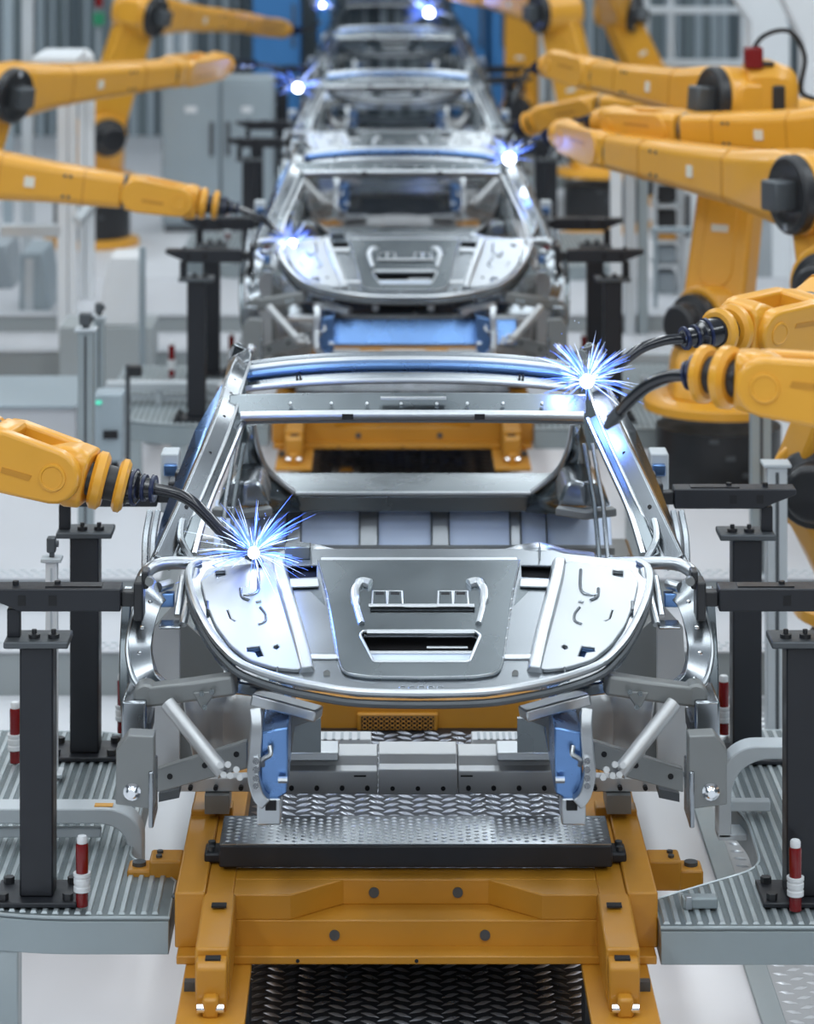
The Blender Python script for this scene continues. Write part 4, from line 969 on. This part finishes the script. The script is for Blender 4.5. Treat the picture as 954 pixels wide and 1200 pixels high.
robot('far yellow robot with black disc, beam running off the top towards the line',
  (2.0,27.3),R(690,170,27.4),R(652,14,27.6),R(575,-4,29),R(535,-12,29.5),R(520,-15,29.7),
  [R(510,-12,29.8),R(505,-8,29.9),R(502,-2,30),R(500,6,30)],sc=1.12)
robot('far yellow robot with black disc leaning right, beside the steel window grid',
  (R(775,0,29.5).x,29.5),R(765,100,29.5),R(724,12,29.5),R(700,-30,28.5),R(690,-60,28),R(685,-75,28),
  [R(680,-80,28),R(672,-80,28),R(665,-75,28),R(660,-70,28)],sc=1.08)
robot('brown-shaded upright yellow robot column nearest the line, blurred at the top',
  (R(612,0,32).x,32.2),R(612,130,32),R(612,-20,32),R(560,-30,32.4),R(545,-32,32.6),R(540,-33,32.7),
  [R(535,-30,32.8),R(530,-25,32.8),R(527,-20,32.8),R(524,-14,32.8)],sc=1.1)
# front right
robot('yellow robot at the right edge, its torch welding the roof corner of the nearest car',
  (2.02,11.85),R(960,562,11.7),R(1060,300,11.3),R(950,372,10.6),R(874,383,10.35),R(845,388,10.25),
  [R(800,397,10.18),R(778,399,10.15),R(752,408,10.12),R(730,424,10.1),R(716,434,10.08)],sc=1.0,ztop=.40,sax=(-.25,-1,0))
robot('blurred yellow robot hand in the foreground at the right edge, black torch hanging idle',
  (2.35,6.2),(2.25,6.25,1.05),(1.95,6.6,2.2),R(1010,462,7.0),R(880,446,7.05),R(845,441,7.1),
  [R(806,440,7.15),R(785,441,7.2),R(762,450,7.25),R(742,466,7.3),R(727,482,7.35)],sc=.86)
# ================================================================== WELDING ARCS AND LIGHT
def arc(px,py,Y,core,reach,n,label,energy,up=.25):
    c=W(px,py,Y)
    e=empty('welding_arc',c,label,'welding arc','welding arcs along the line')
    b=mb()
    secs=b.ball(c,core,14)
    o=b.build('arc_core','arc',e)
    rnd=random.Random(int(px*7+py))
    for nm,mm,cnt,rch,th in (('spark_streaks','spark',n,reach,.0015),('hot_spark_streaks','sparkw',n//2,reach*1.05,.0012)):
        b=mb()
        for i in range(cnt):
            a=rnd.uniform(0,2*math.pi); el=rnd.uniform(-.5,1.0)
            d=V((math.cos(a)*math.cos(el),math.sin(a)*math.cos(el)*.8-.2,math.sin(el)+up)).normalized()
            l=rch*rnd.uniform(.15,1)**1.3; s0=core*.5+rch*rnd.uniform(0,.25)
            p0=c+d*s0; p2=c+d*(s0+l)+V((0,0,-.25*l*l/reach)); p1=(p0+p2)/2+V((0,0,.03*l))
            w=th*rnd.uniform(.5,1.2)*(Y/9)
            b.tube([p0,p1,p2],[w*.4,w,w*.15],4)
        for i in range(cnt//3):
            d=V((rnd.gauss(0,1),rnd.gauss(0,1),rnd.gauss(.3,1))).normalized()
            b.ball(c+d*rch*rnd.uniform(.3,1.1),th*rnd.uniform(.6,1.2)*(Y/9),5)
        q=b.build(nm,mm,e); q['kind']='stuff'
    l=bpy.data.lights.new('arc_glow','POINT'); l.energy=energy; l.color=(.12,.28,1.0); l.shadow_soft_size=.04
    lo=bpy.data.objects.new('arc_glow',l); COL.objects.link(lo); lo.location=c+V((-.08 if c.x>0 else .08,-.08,.10))
arc(297,648,8.90,.019,.21,110,'brilliant blue-white welding arc at the windscreen foot of the nearest car',4)
arc(688,447,9.98,.025,.19,100,'brilliant welding arc at the roof corner of the nearest car',4)
arc(343,286,16.2,.026,.17,36,'welding arc at the front left corner of the second car',1.2)
arc(597,186,16.95,.036,.18,36,'welding arc at the roof corner of the second car, right side',1.2)
arc(349,103,22.6,.036,.26,26,'blurred welding arc at the left roof corner of the third car',1.2)
arc(503,15,29.5,.045,.28,30,'far welding arc with a blue halo at the top of the line',3)
arc(378,6,29.5,.02,.14,16,'tiny far welding arc left of the last car',4)

def area(x,y,z,sx,sy,e,col=(1,1,1),rot=(0,0,0)):
    l=bpy.data.lights.new('ceiling_or_fill_light','AREA'); l.shape='RECTANGLE'; l.size=sx; l.size_y=sy; l.energy=e; l.color=col
    o=bpy.data.objects.new('ceiling_or_fill_light',l); COL.objects.link(o); o.location=(x,y,z); o.rotation_euler=rot; return o
for x in (-6,-1.35,1.35,6):
    for y in (-4,4,12,20,28): area(x,y,7.3,.8,7.0,150 if abs(x)<2 else 275,(.89,.96,1.0))
for s in (-1,1):
    for y in (9.3,9.3+P): area(s*1.15,y,.20,1.0,1.5,4.5,(.97,.98,1.0))  # unseen fill lamps added under the platforms to brighten the floor
o=area(0,-8.3,3.6,14,3.5,40,(.95,.98,1.0),(math.radians(80),0,0))  # large soft fill light added behind the camera
w=bpy.data.worlds.new('World'); SC.world=w; w.use_nodes=True
bg=w.node_tree.nodes['Background']; bg.inputs['Color'].default_value=(.75,.85,1,1); bg.inputs['Strength'].default_value=.16
SC.view_settings.view_transform='Standard'; SC.view_settings.look='None'; SC.view_settings.gamma=1; SC.view_settings.exposure=-.32
SC.view_settings.use_curve_mapping=False
for o in bpy.data.objects:
    if '_o' in o: del o['_o']
